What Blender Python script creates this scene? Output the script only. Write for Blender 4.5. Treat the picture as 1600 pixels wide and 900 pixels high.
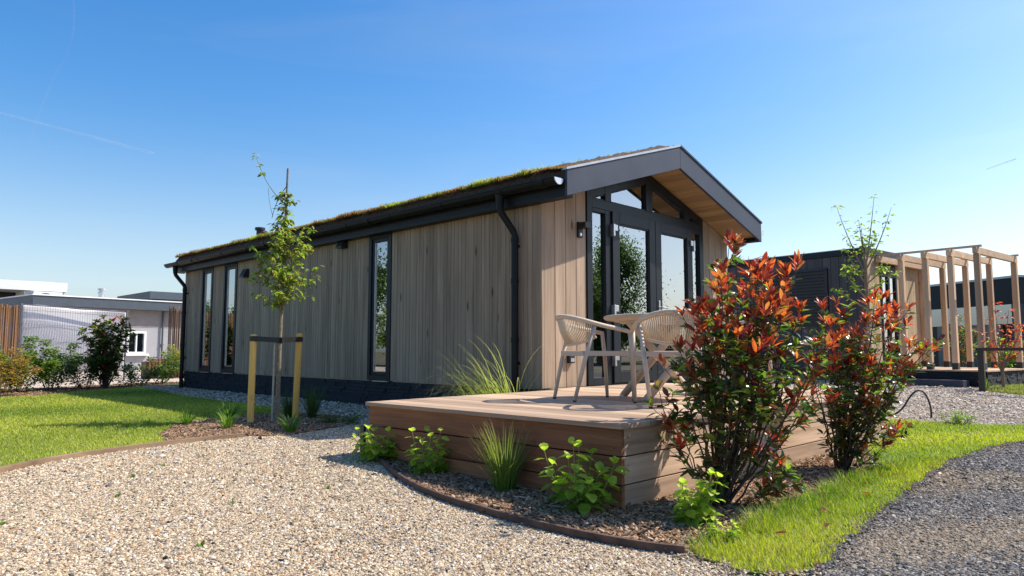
import bpy, bmesh, math, random
import numpy as np
from mathutils import Vector, Matrix
from mathutils.geometry import delaunay_2d_cdt
rad = math.radians
random.seed(7); RNG = np.random.default_rng(11)
for o in list(bpy.data.objects): bpy.data.objects.remove(o, do_unlink=True)
SC = bpy.context.scene
COL = SC.collection

# ------------------------------------------------------------------ camera, sky, sun, exposure
cd = bpy.data.cameras.new('camera'); cam = bpy.data.objects.new('camera', cd); COL.objects.link(cam)
cam.location = (-5.69, -5.144, 0.407)
cam.rotation_euler = (rad(90 + 5.007), 0, rad(-45.48))
cd.sensor_width = 36; cd.lens = 25.02; cd.clip_start = 0.05; cd.clip_end = 20000
SC.camera = cam
SUNV = Vector((2.05, -1.2, 2.6)).normalized()
elev = math.asin(SUNV.z); azim = math.atan2(SUNV.x, SUNV.y)
w = bpy.data.worlds.new("World"); SC.world = w; w.use_nodes = True
wn = w.node_tree
sky = wn.nodes.new('ShaderNodeTexSky'); sky.sky_type = 'NISHITA'; sky.sun_disc = False
sky.sun_elevation = elev; sky.sun_rotation = azim
sky.altitude = 0; sky.air_density = 1.2; sky.dust_density = 1.6; sky.ozone_density = 3.4
bg = wn.nodes['Background']; bg.inputs[1].default_value = 0.135
hs_ = wn.nodes.new('ShaderNodeHueSaturation'); hs_.inputs['Saturation'].default_value = 1.40; hs_.inputs['Hue'].default_value = 0.504
wn.links.new(sky.outputs[0], hs_.inputs['Color'])
tc_ = wn.nodes.new('ShaderNodeTexCoord'); sp_ = wn.nodes.new('ShaderNodeSeparateXYZ'); wn.links.new(tc_.outputs['Generated'], sp_.inputs[0])
hz_ = wn.nodes.new('ShaderNodeMapRange'); hz_.interpolation_type = 'SMOOTHERSTEP'
for i_, v_ in ((1, 0.0), (2, 0.36), (3, 0.42), (4, 0.0)): hz_.inputs[i_].default_value = v_
wn.links.new(sp_.outputs[2], hz_.inputs[0])
mp_ = wn.nodes.new('ShaderNodeMapping'); mp_.inputs['Scale'].default_value = (1.2, 1.2, 7); mp_.inputs['Rotation'].default_value = (0.12, 0.1, 0.5)
nz_ = wn.nodes.new('ShaderNodeTexNoise'); nz_.inputs['Scale'].default_value = 2.2; nz_.inputs['Detail'].default_value = 6; nz_.inputs['Distortion'].default_value = 0.8
wn.links.new(tc_.outputs['Generated'], mp_.inputs[0]); wn.links.new(mp_.outputs[0], nz_.inputs['Vector'])
ci_ = wn.nodes.new('ShaderNodeMapRange')
for i_, v_ in ((1, 0.48), (2, 0.80), (3, 0.0), (4, 0.12)): ci_.inputs[i_].default_value = v_
wn.links.new(nz_.outputs['Fac'], ci_.inputs[0])
ad_ = wn.nodes.new('ShaderNodeMath'); ad_.operation = 'ADD'; ad_.use_clamp = True
wn.links.new(hz_.outputs[0], ad_.inputs[0]); wn.links.new(ci_.outputs[0], ad_.inputs[1])
bw_ = wn.nodes.new('ShaderNodeRGBToBW'); wn.links.new(sky.outputs[0], bw_.inputs[0])
wh_ = wn.nodes.new('ShaderNodeVectorMath'); wh_.operation = 'MULTIPLY'; wh_.inputs[1].default_value = (0.98, 1.12, 1.34); wn.links.new(bw_.outputs[0], wh_.inputs[0])
mx_ = wn.nodes.new('ShaderNodeMix'); mx_.data_type = 'RGBA'
wn.links.new(ad_.outputs[0], mx_.inputs[0]); wn.links.new(hs_.outputs[0], mx_.inputs[6]); wn.links.new(wh_.outputs[0], mx_.inputs[7]); wn.links.new(mx_.outputs[2], bg.inputs[0])
sd = bpy.data.lights.new('sun', 'SUN'); sun = bpy.data.objects.new('sun', sd); COL.objects.link(sun)
sd.energy = 5.0; sd.angle = rad(0.5); sd.color = (1.0, 0.93, 0.82)
sun.rotation_euler = SUNV.to_track_quat('Z', 'Y').to_euler(); sun.location = (20, -14, 28)
SC.view_settings.view_transform = 'Standard'; SC.view_settings.look = 'None'
SC.view_settings.exposure = 0.54; SC.view_settings.gamma = 1.0; SC.view_settings.use_curve_mapping = False

# ------------------------------------------------------------------ materials
class Mat:
    def __init__(s, name, rough=0.6, col=(.5,.5,.5), metal=0.0, spec=0.5):
        s.m = bpy.data.materials.new(name); s.m.use_nodes = True; s.t = s.m.node_tree
        s.b = s.t.nodes['Principled BSDF']; s.out = s.t.nodes['Material Output']
        s.b.inputs['Roughness'].default_value = rough; s.b.inputs['Metallic'].default_value = metal
        s.b.inputs['Base Color'].default_value = (*col, 1); s.b.inputs['Specular IOR Level'].default_value = spec
    def n(s, typ, **kw):
        nd = s.t.nodes.new(typ)
        for k, v in kw.items(): setattr(nd, k, v)
        return nd
    def l(s, a, b): s.t.links.new(a, b)
    def coord(s, scale=(1,1,1), rndoff=False):
        tc = s.n('ShaderNodeTexCoord'); mp = s.n('ShaderNodeMapping'); mp.inputs['Scale'].default_value = scale
        src = tc.outputs['Object']
        if rndoff:
            at = s.n('ShaderNodeAttribute', attribute_name='rnd')
            m = s.n('ShaderNodeVectorMath', operation='MULTIPLY_ADD'); m.inputs[1].default_value = (37.1, 53.7, 71.3)
            s.l(at.outputs['Fac'], m.inputs[0]); s.l(src, m.inputs[2]); src = m.outputs[0]
        s.l(src, mp.inputs[0]); return mp.outputs[0]
    def noise(s, co, scale, detail=4, rough=0.55, dist=0):
        nd = s.n('ShaderNodeTexNoise'); nd.inputs['Scale'].default_value = scale; nd.inputs['Detail'].default_value = detail
        nd.inputs['Roughness'].default_value = rough; nd.inputs['Distortion'].default_value = dist
        s.l(co, nd.inputs['Vector']); return nd.outputs['Fac']
    def ramp(s, fac, stops):
        r = s.n('ShaderNodeValToRGB'); e = r.color_ramp.elements
        while len(e) > 1: e.remove(e[-1])
        e[0].position = stops[0][0]; e[0].color = (*stops[0][1], 1)
        for p, c in stops[1:]:
            x = e.new(p); x.color = (*c, 1)
        s.l(fac, r.inputs[0]); return r.outputs[0]
    def mix(s, a, b, fac, mode='MIX'):
        m = s.n('ShaderNodeMix', data_type='RGBA', blend_type=mode)
        for sock, v in ((m.inputs[0], fac), (m.inputs[6], a), (m.inputs[7], b)):
            if hasattr(v, 'links') or hasattr(v, 'is_output'): s.l(v, sock)
            else: sock.default_value = v if not isinstance(v, tuple) else (*v, 1)
        return m.outputs[2]
    def base(s, c): s.l(c, s.b.inputs['Base Color'])
    def bump(s, h, strength=0.3, dist=0.01):
        b = s.n('ShaderNodeBump'); b.inputs['Strength'].default_value = strength; b.inputs['Distance'].default_value = dist
        s.l(h, b.inputs['Height']); s.l(b.outputs[0], s.b.inputs['Normal'])
    def rnd(s): return s.n('ShaderNodeAttribute', attribute_name='rnd').outputs['Fac']

def wood(name, c1, c2, axis, rough=0.65, grain=30, var=0.35, knots=False, bump=0.25, spec=0.35):
    M = Mat(name, rough, spec=spec)
    sc = [grain]*3; sc['xyz'.index(axis)] = grain*0.035
    co = M.coord(tuple(sc), True)
    f = M.noise(co, 1.0, 6, 0.65, 0.6)
    sc2 = [4]*3; sc2['xyz'.index(axis)] = 0.35
    f2 = M.noise(M.coord(tuple(sc2), True), 1.0, 3, 0.5, 1.2)
    a = M.n('ShaderNodeMath', operation='MULTIPLY_ADD'); a.inputs[1].default_value = 0.55
    M.l(f2, a.inputs[0]); 
    b = M.n('ShaderNodeMath', operation='MULTIPLY'); b.inputs[1].default_value = 0.5; M.l(f, b.inputs[0]); M.l(b.outputs[0], a.inputs[2])
    c = M.ramp(a.outputs[0], [(0.32, c1), (0.70, c2)])
    v = M.n('ShaderNodeMapRange'); v.inputs[3].default_value = 1-var; v.inputs[4].default_value = 1+var*0.6; M.l(M.rnd(), v.inputs[0])
    hs = M.n('ShaderNodeHueSaturation'); M.l(v.outputs[0], hs.inputs['Value']); M.l(c, hs.inputs['Color'])
    col = hs.outputs[0]
    if knots:
        kn = M.n('ShaderNodeTexVoronoi'); kn.inputs['Scale'].default_value = 1.0
        sk = [7]*3; sk['xyz'.index(axis)] = 1.7
        M.l(M.coord(tuple(sk), True), kn.inputs['Vector'])
        kf = M.ramp(kn.outputs['Distance'], [(0.05, (1,1,1)), (0.14, (0,0,0))])
        col = M.mix(col, tuple(x*0.35 for x in c1), kf)
    M.base(col)
    if bump: M.bump(f, bump, 0.004)
    return M.m

def plain(name, col, rough=0.5, metal=0.0, var=0.12, nscale=6.0, bump=0.0, bscale=80, spec=0.5):
    M = Mat(name, rough, col, metal, spec)
    co = M.coord()
    f = M.noise(co, nscale, 5, 0.6)
    M.base(M.ramp(f, [(0.3, tuple(c*(1-var) for c in col)), (0.7, tuple(min(1, c*(1+var)) for c in col))]))
    r = M.n('ShaderNodeMapRange'); r.inputs[3].default_value = max(0.02, rough-0.08); r.inputs[4].default_value = min(1, rough+0.1)
    M.l(f, r.inputs[0]); M.l(r.outputs[0], M.b.inputs['Roughness'])
    if bump: M.bump(M.noise(co, bscale, 4, 0.6), bump, 0.006)
    return M.m

def leafmat(name, rough=0.35, trans=0.35, spec=0.5):
    M = Mat(name, rough, spec=spec)
    at = M.n('ShaderNodeAttribute', attribute_name='Col')
    f = M.noise(M.coord(), 45, 3)
    c = M.mix(at.outputs['Color'], (0.0, 0.0, 0.0), M.ramp(f, [(0.35, (0.22,)*3), (0.65, (0,0,0))]))
    M.base(c)
    tr = M.n('ShaderNodeBsdfTranslucent')
    br = M.n('ShaderNodeVectorMath', operation='MULTIPLY'); br.inputs[1].default_value = (1.6, 1.9, 0.9)
    M.l(at.outputs['Color'], br.inputs[0]); M.l(br.outputs[0], tr.inputs[0])
    mx = M.n('ShaderNodeMixShader'); mx.inputs[0].default_value = trans
    M.l(M.b.outputs[0], mx.inputs[1]); M.l(tr.outputs[0], mx.inputs[2]); M.l(mx.outputs[0], M.out.inputs[0])
    return M.m

def colmat(name, rough=0.85, spec=0.3):
    M = Mat(name, rough, spec=spec)
    at = M.n('ShaderNodeAttribute', attribute_name='Col')
    f = M.noise(M.coord(), 160, 3)
    M.base(M.mix(at.outputs['Color'], (0.02, 0.018, 0.015), M.ramp(f, [(0.3, (0.35,)*3), (0.6, (0,0,0))])))
    return M.m

def glass(name, refl=0.22, tint=(0.75, 0.8, 0.82), ior=1.5):
    M = Mat(name)
    gl = M.n('ShaderNodeBsdfGlossy'); gl.inputs['Roughness'].default_value = 0.0; gl.inputs['Color'].default_value = (0.95, 0.97, 1, 1)
    tr = M.n('ShaderNodeBsdfTransparent'); tr.inputs['Color'].default_value = (*tint, 1)
    fr = M.n('ShaderNodeFresnel'); fr.inputs['IOR'].default_value = ior
    a = M.n('ShaderNodeMath', operation='MULTIPLY_ADD'); a.inputs[1].default_value = 1.4; a.inputs[2].default_value = refl; a.use_clamp = True
    M.l(fr.outputs[0], a.inputs[0])
    bm_ = M.n('ShaderNodeBump'); bm_.inputs['Strength'].default_value = 0.04; bm_.inputs['Distance'].default_value = 0.02
    M.l(M.noise(M.coord(), 1.3, 1), bm_.inputs['Height']); M.l(bm_.outputs[0], gl.inputs['Normal'])
    mx = M.n('ShaderNodeMixShader'); M.l(a.outputs[0], mx.inputs[0]); M.l(tr.outputs[0], mx.inputs[1]); M.l(gl.outputs[0], mx.inputs[2])
    M.l(mx.outputs[0], M.out.inputs[0]); return M.m

MT = {}
MT['clad'] = wood('cladding_wood', (0.19, 0.13, 0.086), (0.455, 0.335, 0.235), 'z', 0.7, 34, 0.16, True, 0.2)
MT['soffit'] = wood('soffit_wood', (0.22, 0.125, 0.06), (0.42, 0.26, 0.13), 'y', 0.6, 26, 0.25, True)
MT['decktop'] = wood('decking_wood', (0.25, 0.16, 0.10), (0.62, 0.445, 0.31), 'y', 0.75, 46, 0.34, False, 0.4)
MT['deckside_shade'] = wood('deck_board_wood_shade', (0.085, 0.028, 0.012), (0.38, 0.162, 0.07), 'y', 0.7, 40, 0.35, False, 0.4)  # left deck side: its shade is put into this darker board colour
MT['deckside_lit'] = wood('deck_board_wood_lit', (0.28, 0.17, 0.105), (0.64, 0.45, 0.315), 'x', 0.7, 40, 0.3, False, 0.4)  # same deck boards at the front, paler: sunlight put into the colour
MT['pine'] = wood('pine_post_wood', (0.60, 0.30, 0.055), (0.86, 0.51, 0.14), 'z', 0.6, 40, 0.15, True)
MT['perg_z'] = wood('larch_post_wood', (0.40, 0.245, 0.14), (0.66, 0.45, 0.285), 'z', 0.7, 26, 0.3, True)
MT['perg_h'] = wood('larch_beam_wood', (0.42, 0.27, 0.16), (0.68, 0.475, 0.305), 'y', 0.7, 26, 0.25, True)
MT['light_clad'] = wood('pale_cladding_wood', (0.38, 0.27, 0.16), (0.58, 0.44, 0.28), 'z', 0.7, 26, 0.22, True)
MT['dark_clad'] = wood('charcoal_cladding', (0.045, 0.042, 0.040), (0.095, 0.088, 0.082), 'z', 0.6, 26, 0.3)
MT['edging'] = wood('edging_wood', (0.14, 0.085, 0.05), (0.33, 0.22, 0.14), 'x', 0.8, 16, 0.3)
MT['corten'] = plain('rusty_edging', (0.085, 0.05, 0.035), 0.8, var=0.5, nscale=14)
MT['anth'] = plain('anthracite_frame', (0.012, 0.0155, 0.020), 0.42, var=0.1, spec=0.25)
MT['fascia'] = plain('slate_grey_trim', (0.038, 0.045, 0.068), 0.48, var=0.2, nscale=2.2, spec=0.3)
MT['trim'] = plain('roof_edge_metal', (0.42, 0.43, 0.44), 0.35, 0.6)
MT['gutter'] = plain('black_gutter', (0.009, 0.0095, 0.011), 0.42, var=0.3, nscale=9, spec=0.22)
MT['black'] = plain('black_plastic', (0.015, 0.015, 0.016), 0.45)
MT['steel'] = plain('brushed_steel', (0.6, 0.6, 0.6), 0.32, 0.9)
MT['white'] = plain('white_paint', (0.78, 0.78, 0.77), 0.5, var=0.04)
MT['plaster'] = plain('interior_plaster', (0.5, 0.48, 0.45), 0.8, var=0.04)
MT['intfloor'] = plain('interior_floor', (0.2, 0.15, 0.11), 0.6)
MT['curtain'] = plain('curtain_cloth', (0.72, 0.70, 0.66), 0.9, var=0.06)
MT['stone'] = plain('slate_stone', (0.015, 0.017, 0.022), 0.8, var=0.5, nscale=11, bump=0.8, bscale=60)
MT['soil'] = plain('roof_soil', (0.07, 0.04, 0.024), 0.95, var=0.6, nscale=24, bump=1.0, bscale=70)
MT['chair'] = plain('sand_metal', (0.58, 0.46, 0.345), 0.5, var=0.06)
MT['rope'] = plain('cream_rope', (0.62, 0.49, 0.355), 0.85, var=0.1, nscale=60)
MT['table'] = plain('table_top_ceramic', (0.5, 0.38, 0.27), 0.45, var=0.14, nscale=12)
MT['bark'] = plain('tree_bark', (0.19, 0.15, 0.10), 0.85, var=0.5, nscale=40, bump=0.6)
MT['palebark'] = plain('pale_bark', (0.27, 0.17, 0.105), 0.8, var=0.4, nscale=40, bump=0.5)
MT['stem'] = plain('shrub_stem', (0.075, 0.048, 0.035), 0.8, var=0.5, nscale=50, bump=0.4)
MT['greenstem'] = plain('green_stem', (0.18, 0.20, 0.06), 0.7, var=0.3, nscale=30)
MT['bamboo'] = plain('bamboo_cane', (0.40, 0.36, 0.28), 0.6, var=0.2, nscale=30)
MT['leaf'] = leafmat('glossy_leaf', 0.3, 0.42)
MT['softleaf'] = leafmat('soft_leaf', 0.45, 0.5, 0.4)
MT['grass'] = leafmat('grass_blade', 0.5, 0.4, 0.35)
MT['pebble'] = colmat('pebbles'); MT['chip'] = colmat('chips', 0.9, 0.2)
MT['glass'] = glass('window_glass', 0.30, (0.55, 0.6, 0.62))
MT['sideglass'] = glass('side_window_glass', 0.30, (0.5, 0.55, 0.57))
MT['render_wall'] = plain('grey_render', (0.33, 0.33, 0.35), 0.85, var=0.08, nscale=3, bump=0.2)
MT['bluegrey'] = plain('blue_grey_fascia', (0.055, 0.072, 0.092), 0.5, var=0.08)
MT['taupe'] = plain('taupe_band', (0.27, 0.24, 0.225), 0.8)
MT['reed'] = wood('reed_canes', (0.16, 0.075, 0.032), (0.36, 0.19, 0.09), 'z', 0.8, 50, 0.5)
MT['tarp'] = plain('white_tarpaulin', (0.82, 0.79, 0.79), 0.6, var=0.04, nscale=2)
MT['wire'] = plain('fence_wire', (0.20, 0.20, 0.21), 0.5, 0.5)
MT['hose'] = plain('black_hose', (0.02, 0.02, 0.02), 0.5)

def ground_mat(name, stops, s1, s2, bump=0.5, bdist=0.02, vor=None, patch=None, rough=0.95):
    M = Mat(name, rough, spec=0.2); co = M.coord()
    f = M.noise(co, s1, 6, 0.7)
    c = M.ramp(f, stops)
    if vor:
        v = M.n('ShaderNodeTexVoronoi'); v.inputs['Scale'].default_value = vor[0]; M.l(co, v.inputs['Vector'])
        sep = M.n('ShaderNodeSeparateColor'); M.l(v.outputs['Color'], sep.inputs[0])
        c2 = M.ramp(sep.outputs[0], vor[1]); c = M.mix(c2, c, 0.35)
        dk = M.ramp(v.outputs['Distance'], [(0.30, (1,1,1)), (0.62, (0.18,)*3)])
        c = M.mix(c, dk, 0.75, 'MULTIPLY')
        h = v.outputs['Distance']
    else: h = f
    if patch:
        pf = M.ramp(M.noise(co, patch[0], 4, 0.6), [(patch[2], (0,0,0)), (patch[2]+0.14, (1,1,1))])
        c = M.mix(c, patch[1], pf)
    M.base(c); M.bump(h if not vor else M.noise(co, s2, 3), bump, bdist); return M.m
PEB = [(0.0,(0.05,0.045,0.04)),(0.12,(0.16,0.13,0.10)),(0.3,(0.42,0.33,0.23)),(0.55,(0.55,0.46,0.34)),(0.75,(0.36,0.33,0.30)),(0.9,(0.68,0.62,0.52)),(1.0,(0.78,0.74,0.68))]
MT['g_earth'] = ground_mat('earth', [(0.3,(0.10,0.075,0.05)),(0.7,(0.17,0.14,0.09))], 3, 30, patch=(0.8,(0.06,0.085,0.025),0.5))
MT['g_gravel'] = ground_mat('gravel_ground', [(0.3,(0.17,0.125,0.085)),(0.7,(0.36,0.275,0.18))], 5, 60, 0.7, 0.02, vor=(60, [(p,tuple(c*0.55 for c in q)) for p,q in PEB]))
MT['g_gravel2'] = ground_mat('fine_gravel_ground', [(0.3,(0.30,0.23,0.18)),(0.7,(0.50,0.41,0.34))], 14, 60, 0.7, 0.02, vor=(130, [(0,(0.22,0.18,0.15)),(0.5,(0.50,0.41,0.33)),(1,(0.66,0.57,0.48))]), patch=(0.5,(0.33,0.265,0.205),0.56))
MT['g_asphalt'] = ground_mat('asphalt', [(0.3,(0.05,0.05,0.052)),(0.7,(0.13,0.127,0.127))], 60, 90, 0.8, 0.015, vor=(70, [(0,(0.03,0.03,0.032)),(0.6,(0.12,0.118,0.118)),(1,(0.24,0.235,0.23))]), patch=(1.1,(0.20,0.165,0.125),0.58))
MT['g_lawn'] = ground_mat('lawn_soil', [(0.3,(0.09,0.13,0.02)),(0.7,(0.17,0.21,0.04))], 12, 60)
MT['g_mulch'] = ground_mat('mulch_soil', [(0.3,(0.05,0.033,0.022)),(0.7,(0.17,0.115,0.075))], 30, 80, 1.0, 0.03)
MT['g_paving'] = ground_mat('pale_paving', [(0.3,(0.40,0.32,0.26)),(0.7,(0.52,0.44,0.37))], 5, 40, 0.2, 0.005)

# ------------------------------------------------------------------ mesh helpers
def mesh_np(name, V, F, rnd=None, col=None, smooth=False):
    """V (n,3); F list of arrays (k,3)/(k,4)"""
    me = bpy.data.meshes.new(name)
    V = np.asarray(V, np.float32)
    me.vertices.add(len(V)); me.vertices.foreach_set('co', V.ravel())
    Fs = [np.asarray(f, np.int32) for f in F if len(f)]
    loops = np.concatenate([f.ravel() for f in Fs]); tot = np.concatenate([np.full(len(f), f.shape[1], np.int32) for f in Fs])
    start = np.concatenate([[0], np.cumsum(tot)[:-1]]).astype(np.int32)
    me.loops.add(len(loops)); me.loops.foreach_set('vertex_index', loops)
    me.polygons.add(len(tot)); me.polygons.foreach_set('loop_start', start)
    me.polygons.foreach_set('use_smooth', np.full(len(tot), smooth))
    me.update(calc_edges=True)
    if col is not None:
        a = me.attributes.new('Col', 'FLOAT_COLOR', 'POINT'); c4 = np.ones((len(V), 4), np.float32); c4[:, :3] = col
        a.data.foreach_set('color', c4.ravel())
    if rnd is not None:
        a = me.attributes.new('rnd', 'FLOAT', 'FACE'); a.data.foreach_set('value', np.asarray(rnd, np.float32))
    return me

class MB:
    def __init__(s): s.v = []; s.f = []; s.r = []; s.sm = False
    def add(s, verts, faces, r=None):
        b = len(s.v); r = random.random() if r is None else r
        s.v += [tuple(v) for v in verts]; s.f += [tuple(i+b for i in f) for f in faces]; s.r += [r]*len(faces)
    def box(s, x0, x1, y0, y1, z0, z1, r=None, M=None):
        vs = [Vector((x, y, z)) for z in (z0, z1) for y in (y0, y1) for x in (x0, x1)]
        if M is not None: vs = [M @ v for v in vs]
        s.add(vs, [(0,2,3,1),(4,5,7,6),(0,1,5,4),(2,6,7,3),(0,4,6,2),(1,3,7,5)], r); return s
    def prism(s, poly, axis, a0, a1, r=None, M=None):
        """poly: 2D points; axis: extrusion axis; remaining axes in order"""
        n = len(poly); vs = []
        for a in (a0, a1):
            for p, q in poly:
                v = {'x': (a, p, q), 'y': (p, a, q), 'z': (p, q, a)}[axis]
                vs.append(M @ Vector(v) if M is not None else v)
        fs = [tuple(range(n)), tuple(range(2*n-1, n-1, -1))] + [(i, i+n, (i+1)%n+n, (i+1)%n) for i in range(n)]
        s.add(vs, fs, r); return s
    def tube(s, pts, rr, seg=8, cap=True, r=None, squash=None):
        pts = [Vector(p) for p in pts]; n = len(pts)
        if not hasattr(rr, '__len__'): rr = [rr]*n
        vs = []; prev = None
        for i, p in enumerate(pts):
            d = (pts[min(i+1, n-1)] - pts[max(i-1, 0)]).normalized()
            if prev is None:
                a = Vector((0, 0, 1)) if abs(d.z) < 0.9 else Vector((1, 0, 0))
                u = d.cross(a).normalized()
            else: u = (prev - d*prev.dot(d)).normalized()
            prev = u; v = d.cross(u)
            for k in range(seg):
                t = 2*math.pi*k/seg; vs.append(p + (u*math.cos(t) + v*math.sin(t))*rr[i])
        fs = [(i*seg+k, i*seg+(k+1)%seg, (i+1)*seg+(k+1)%seg, (i+1)*seg+k) for i in range(n-1) for k in range(seg)]
        if cap: fs += [tuple(range(seg-1, -1, -1)), tuple((n-1)*seg+k for k in range(seg))]
        s.add(vs, fs, r); return s
    def lathe(s, prof, cx=0, cy=0, seg=48, r=None):
        n = len(prof); vs = [(cx+q*math.cos(2*math.pi*k/seg), cy+q*math.sin(2*math.pi*k/seg), z) for q, z in prof for k in range(seg)]
        fs = [(i*seg+k, i*seg+(k+1)%seg, (i+1)*seg+(k+1)%seg, (i+1)*seg+k) for i in range(n-1) for k in range(seg)]
        fs += [tuple(range(seg-1, -1, -1)), tuple((n-1)*seg+k for k in range(seg))]
        s.add(vs, fs, r); return s
    def build(s, name, mat, parent=None, smooth=None, bevel=0, local=False):
        me = bpy.data.meshes.new(name); me.from_pydata(s.v, [], s.f)
        a = me.attributes.new('rnd', 'FLOAT', 'FACE'); a.data.foreach_set('value', np.asarray(s.r, np.float32))
        bm = bmesh.new(); bm.from_mesh(me); bmesh.ops.recalc_face_normals(bm, faces=bm.faces); bm.to_mesh(me); bm.free()
        if smooth if smooth is not None else s.sm: me.polygons.foreach_set('use_smooth', [True]*len(me.polygons))
        o = link(name, me, mat, parent, local)
        if bevel:
            b = o.modifiers.new('bevel', 'BEVEL'); b.width = bevel; b.segments = 2; b.limit_method = 'ANGLE'; b.angle_limit = rad(40)
        return o

def link(name, me, mat, parent=None, local=False):
    o = bpy.data.objects.new(name, me); COL.objects.link(o)
    if mat is not None: me.materials.append(mat if not isinstance(mat, str) else MT[mat])
    if parent is not None:
        o.parent = parent
        if not local: o.matrix_parent_inverse = world_of(parent).inverted()
    return o
def world_of(o):
    m = Matrix.LocRotScale(o.location, o.rotation_euler, o.scale)
    return world_of(o.parent) @ o.matrix_parent_inverse @ m if o.parent else m
def tag(o, label, cat, group=None, kind=None):
    o['label'] = label; o['category'] = cat
    if group: o['group'] = group
    if kind: o['kind'] = kind
    return o
def thing(name, loc, label, cat, group=None, rz=0):
    o = bpy.data.objects.new(name, None); COL.objects.link(o); o.location = loc; o.rotation_euler = (0, 0, rz)
    o.empty_display_size = 0.1
    return tag(o, label, cat, group)
def struct(o): o['kind'] = 'structure'; return o
def dup(root, loc, rz, label, group=None):
    r = root.copy(); COL.objects.link(r); r.location = loc; r.rotation_euler = (0, 0, rz); r['label'] = label
    if group: r['group'] = group
    for ch in list(root.children):
        c = ch.copy(); COL.objects.link(c); c.parent = r
        for gch in list(ch.children):
            d = gch.copy(); COL.objects.link(d); d.parent = c
    return r

# ground height
def gz(x, y):
    x = np.asarray(x, float); y = np.asarray(y, float)
    return -0.36 - 0.12*np.clip((4-y)/7, 0, 1) + 0.1*np.clip((x-5)/6, 0, 1)
def gzf(x, y): return float(gz(x, y))
def sheet(name, poly, mat, dz):
    bm = bmesh.new()
    vv, _, ff, *_r = delaunay_2d_cdt([Vector(p) for p in poly], [], [list(range(len(poly)))], 1, 1e-5)
    bv = [bm.verts.new((v.x, v.y, 0)) for v in vv]
    for f in ff: bm.faces.new([bv[i] for i in f])
    for co, no in (((0,-3,0),(0,1,0)), ((0,4,0),(0,1,0)), ((5,0,0),(1,0,0)), ((11,0,0),(1,0,0))):
        bmesh.ops.bisect_plane(bm, geom=bm.verts[:]+bm.edges[:]+bm.faces[:], plane_co=co, plane_no=no)
    for v in bm.verts: v.co.z = gzf(v.co.x, v.co.y) + dz
    bmesh.ops.recalc_face_normals(bm, faces=bm.faces)
    if sum(f.normal.z for f in bm.faces) < 0: bmesh.ops.reverse_faces(bm, faces=bm.faces[:])
    r = bmesh.ops.extrude_edge_only(bm, edges=[e for e in bm.edges if e.is_boundary])
    for v in r['geom']:
        if isinstance(v, bmesh.types.BMVert): v.co.z -= 0.05
    me = bpy.data.meshes.new(name); bm.to_mesh(me); bm.free()
    return struct(link(name, me, mat))
def inpoly(P, poly):
    x, y = P[:, 0], P[:, 1]; c = np.zeros(len(P), bool); n = len(poly)
    for i in range(n):
        x1, y1 = poly[i]; x2, y2 = poly[(i+1) % n]
        if y1 == y2: continue
        m = ((y1 > y) != (y2 > y)) & (x < (x2-x1)*(y-y1)/(y2-y1) + x1); c ^= m
    return c
def sample(poly, n, exclude=()):
    a = np.array(poly); lo, hi = a.min(0), a.max(0); out = []; k = 0
    while k < n:
        P = RNG.uniform(lo, hi, (max(n, 1000), 2)); P = P[inpoly(P, poly)]
        for e in exclude: P = P[~inpoly(P, e)]
        if len(P) == 0: break
        out.append(P); k += len(P)
    return np.concatenate(out)[:n]
def area(poly):
    a = np.array(poly); b = np.roll(a, -1, 0); return abs((a[:,0]*b[:,1]-a[:,1]*b[:,0]).sum())/2
CX, CY = -5.69, -5.144
def cdist(P): return np.hypot(P[:,0]-CX, P[:,1]-CY)
def smoothp(pts, it=2):
    for _ in range(it):
        q = [pts[0]]
        for a, b in zip(pts[:-1], pts[1:]):
            q += [tuple(0.75*np.array(a)+0.25*np.array(b)), tuple(0.25*np.array(a)+0.75*np.array(b))]
        pts = q + [pts[-1]]
    return [tuple(float(c) for c in p) for p in pts]

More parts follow.
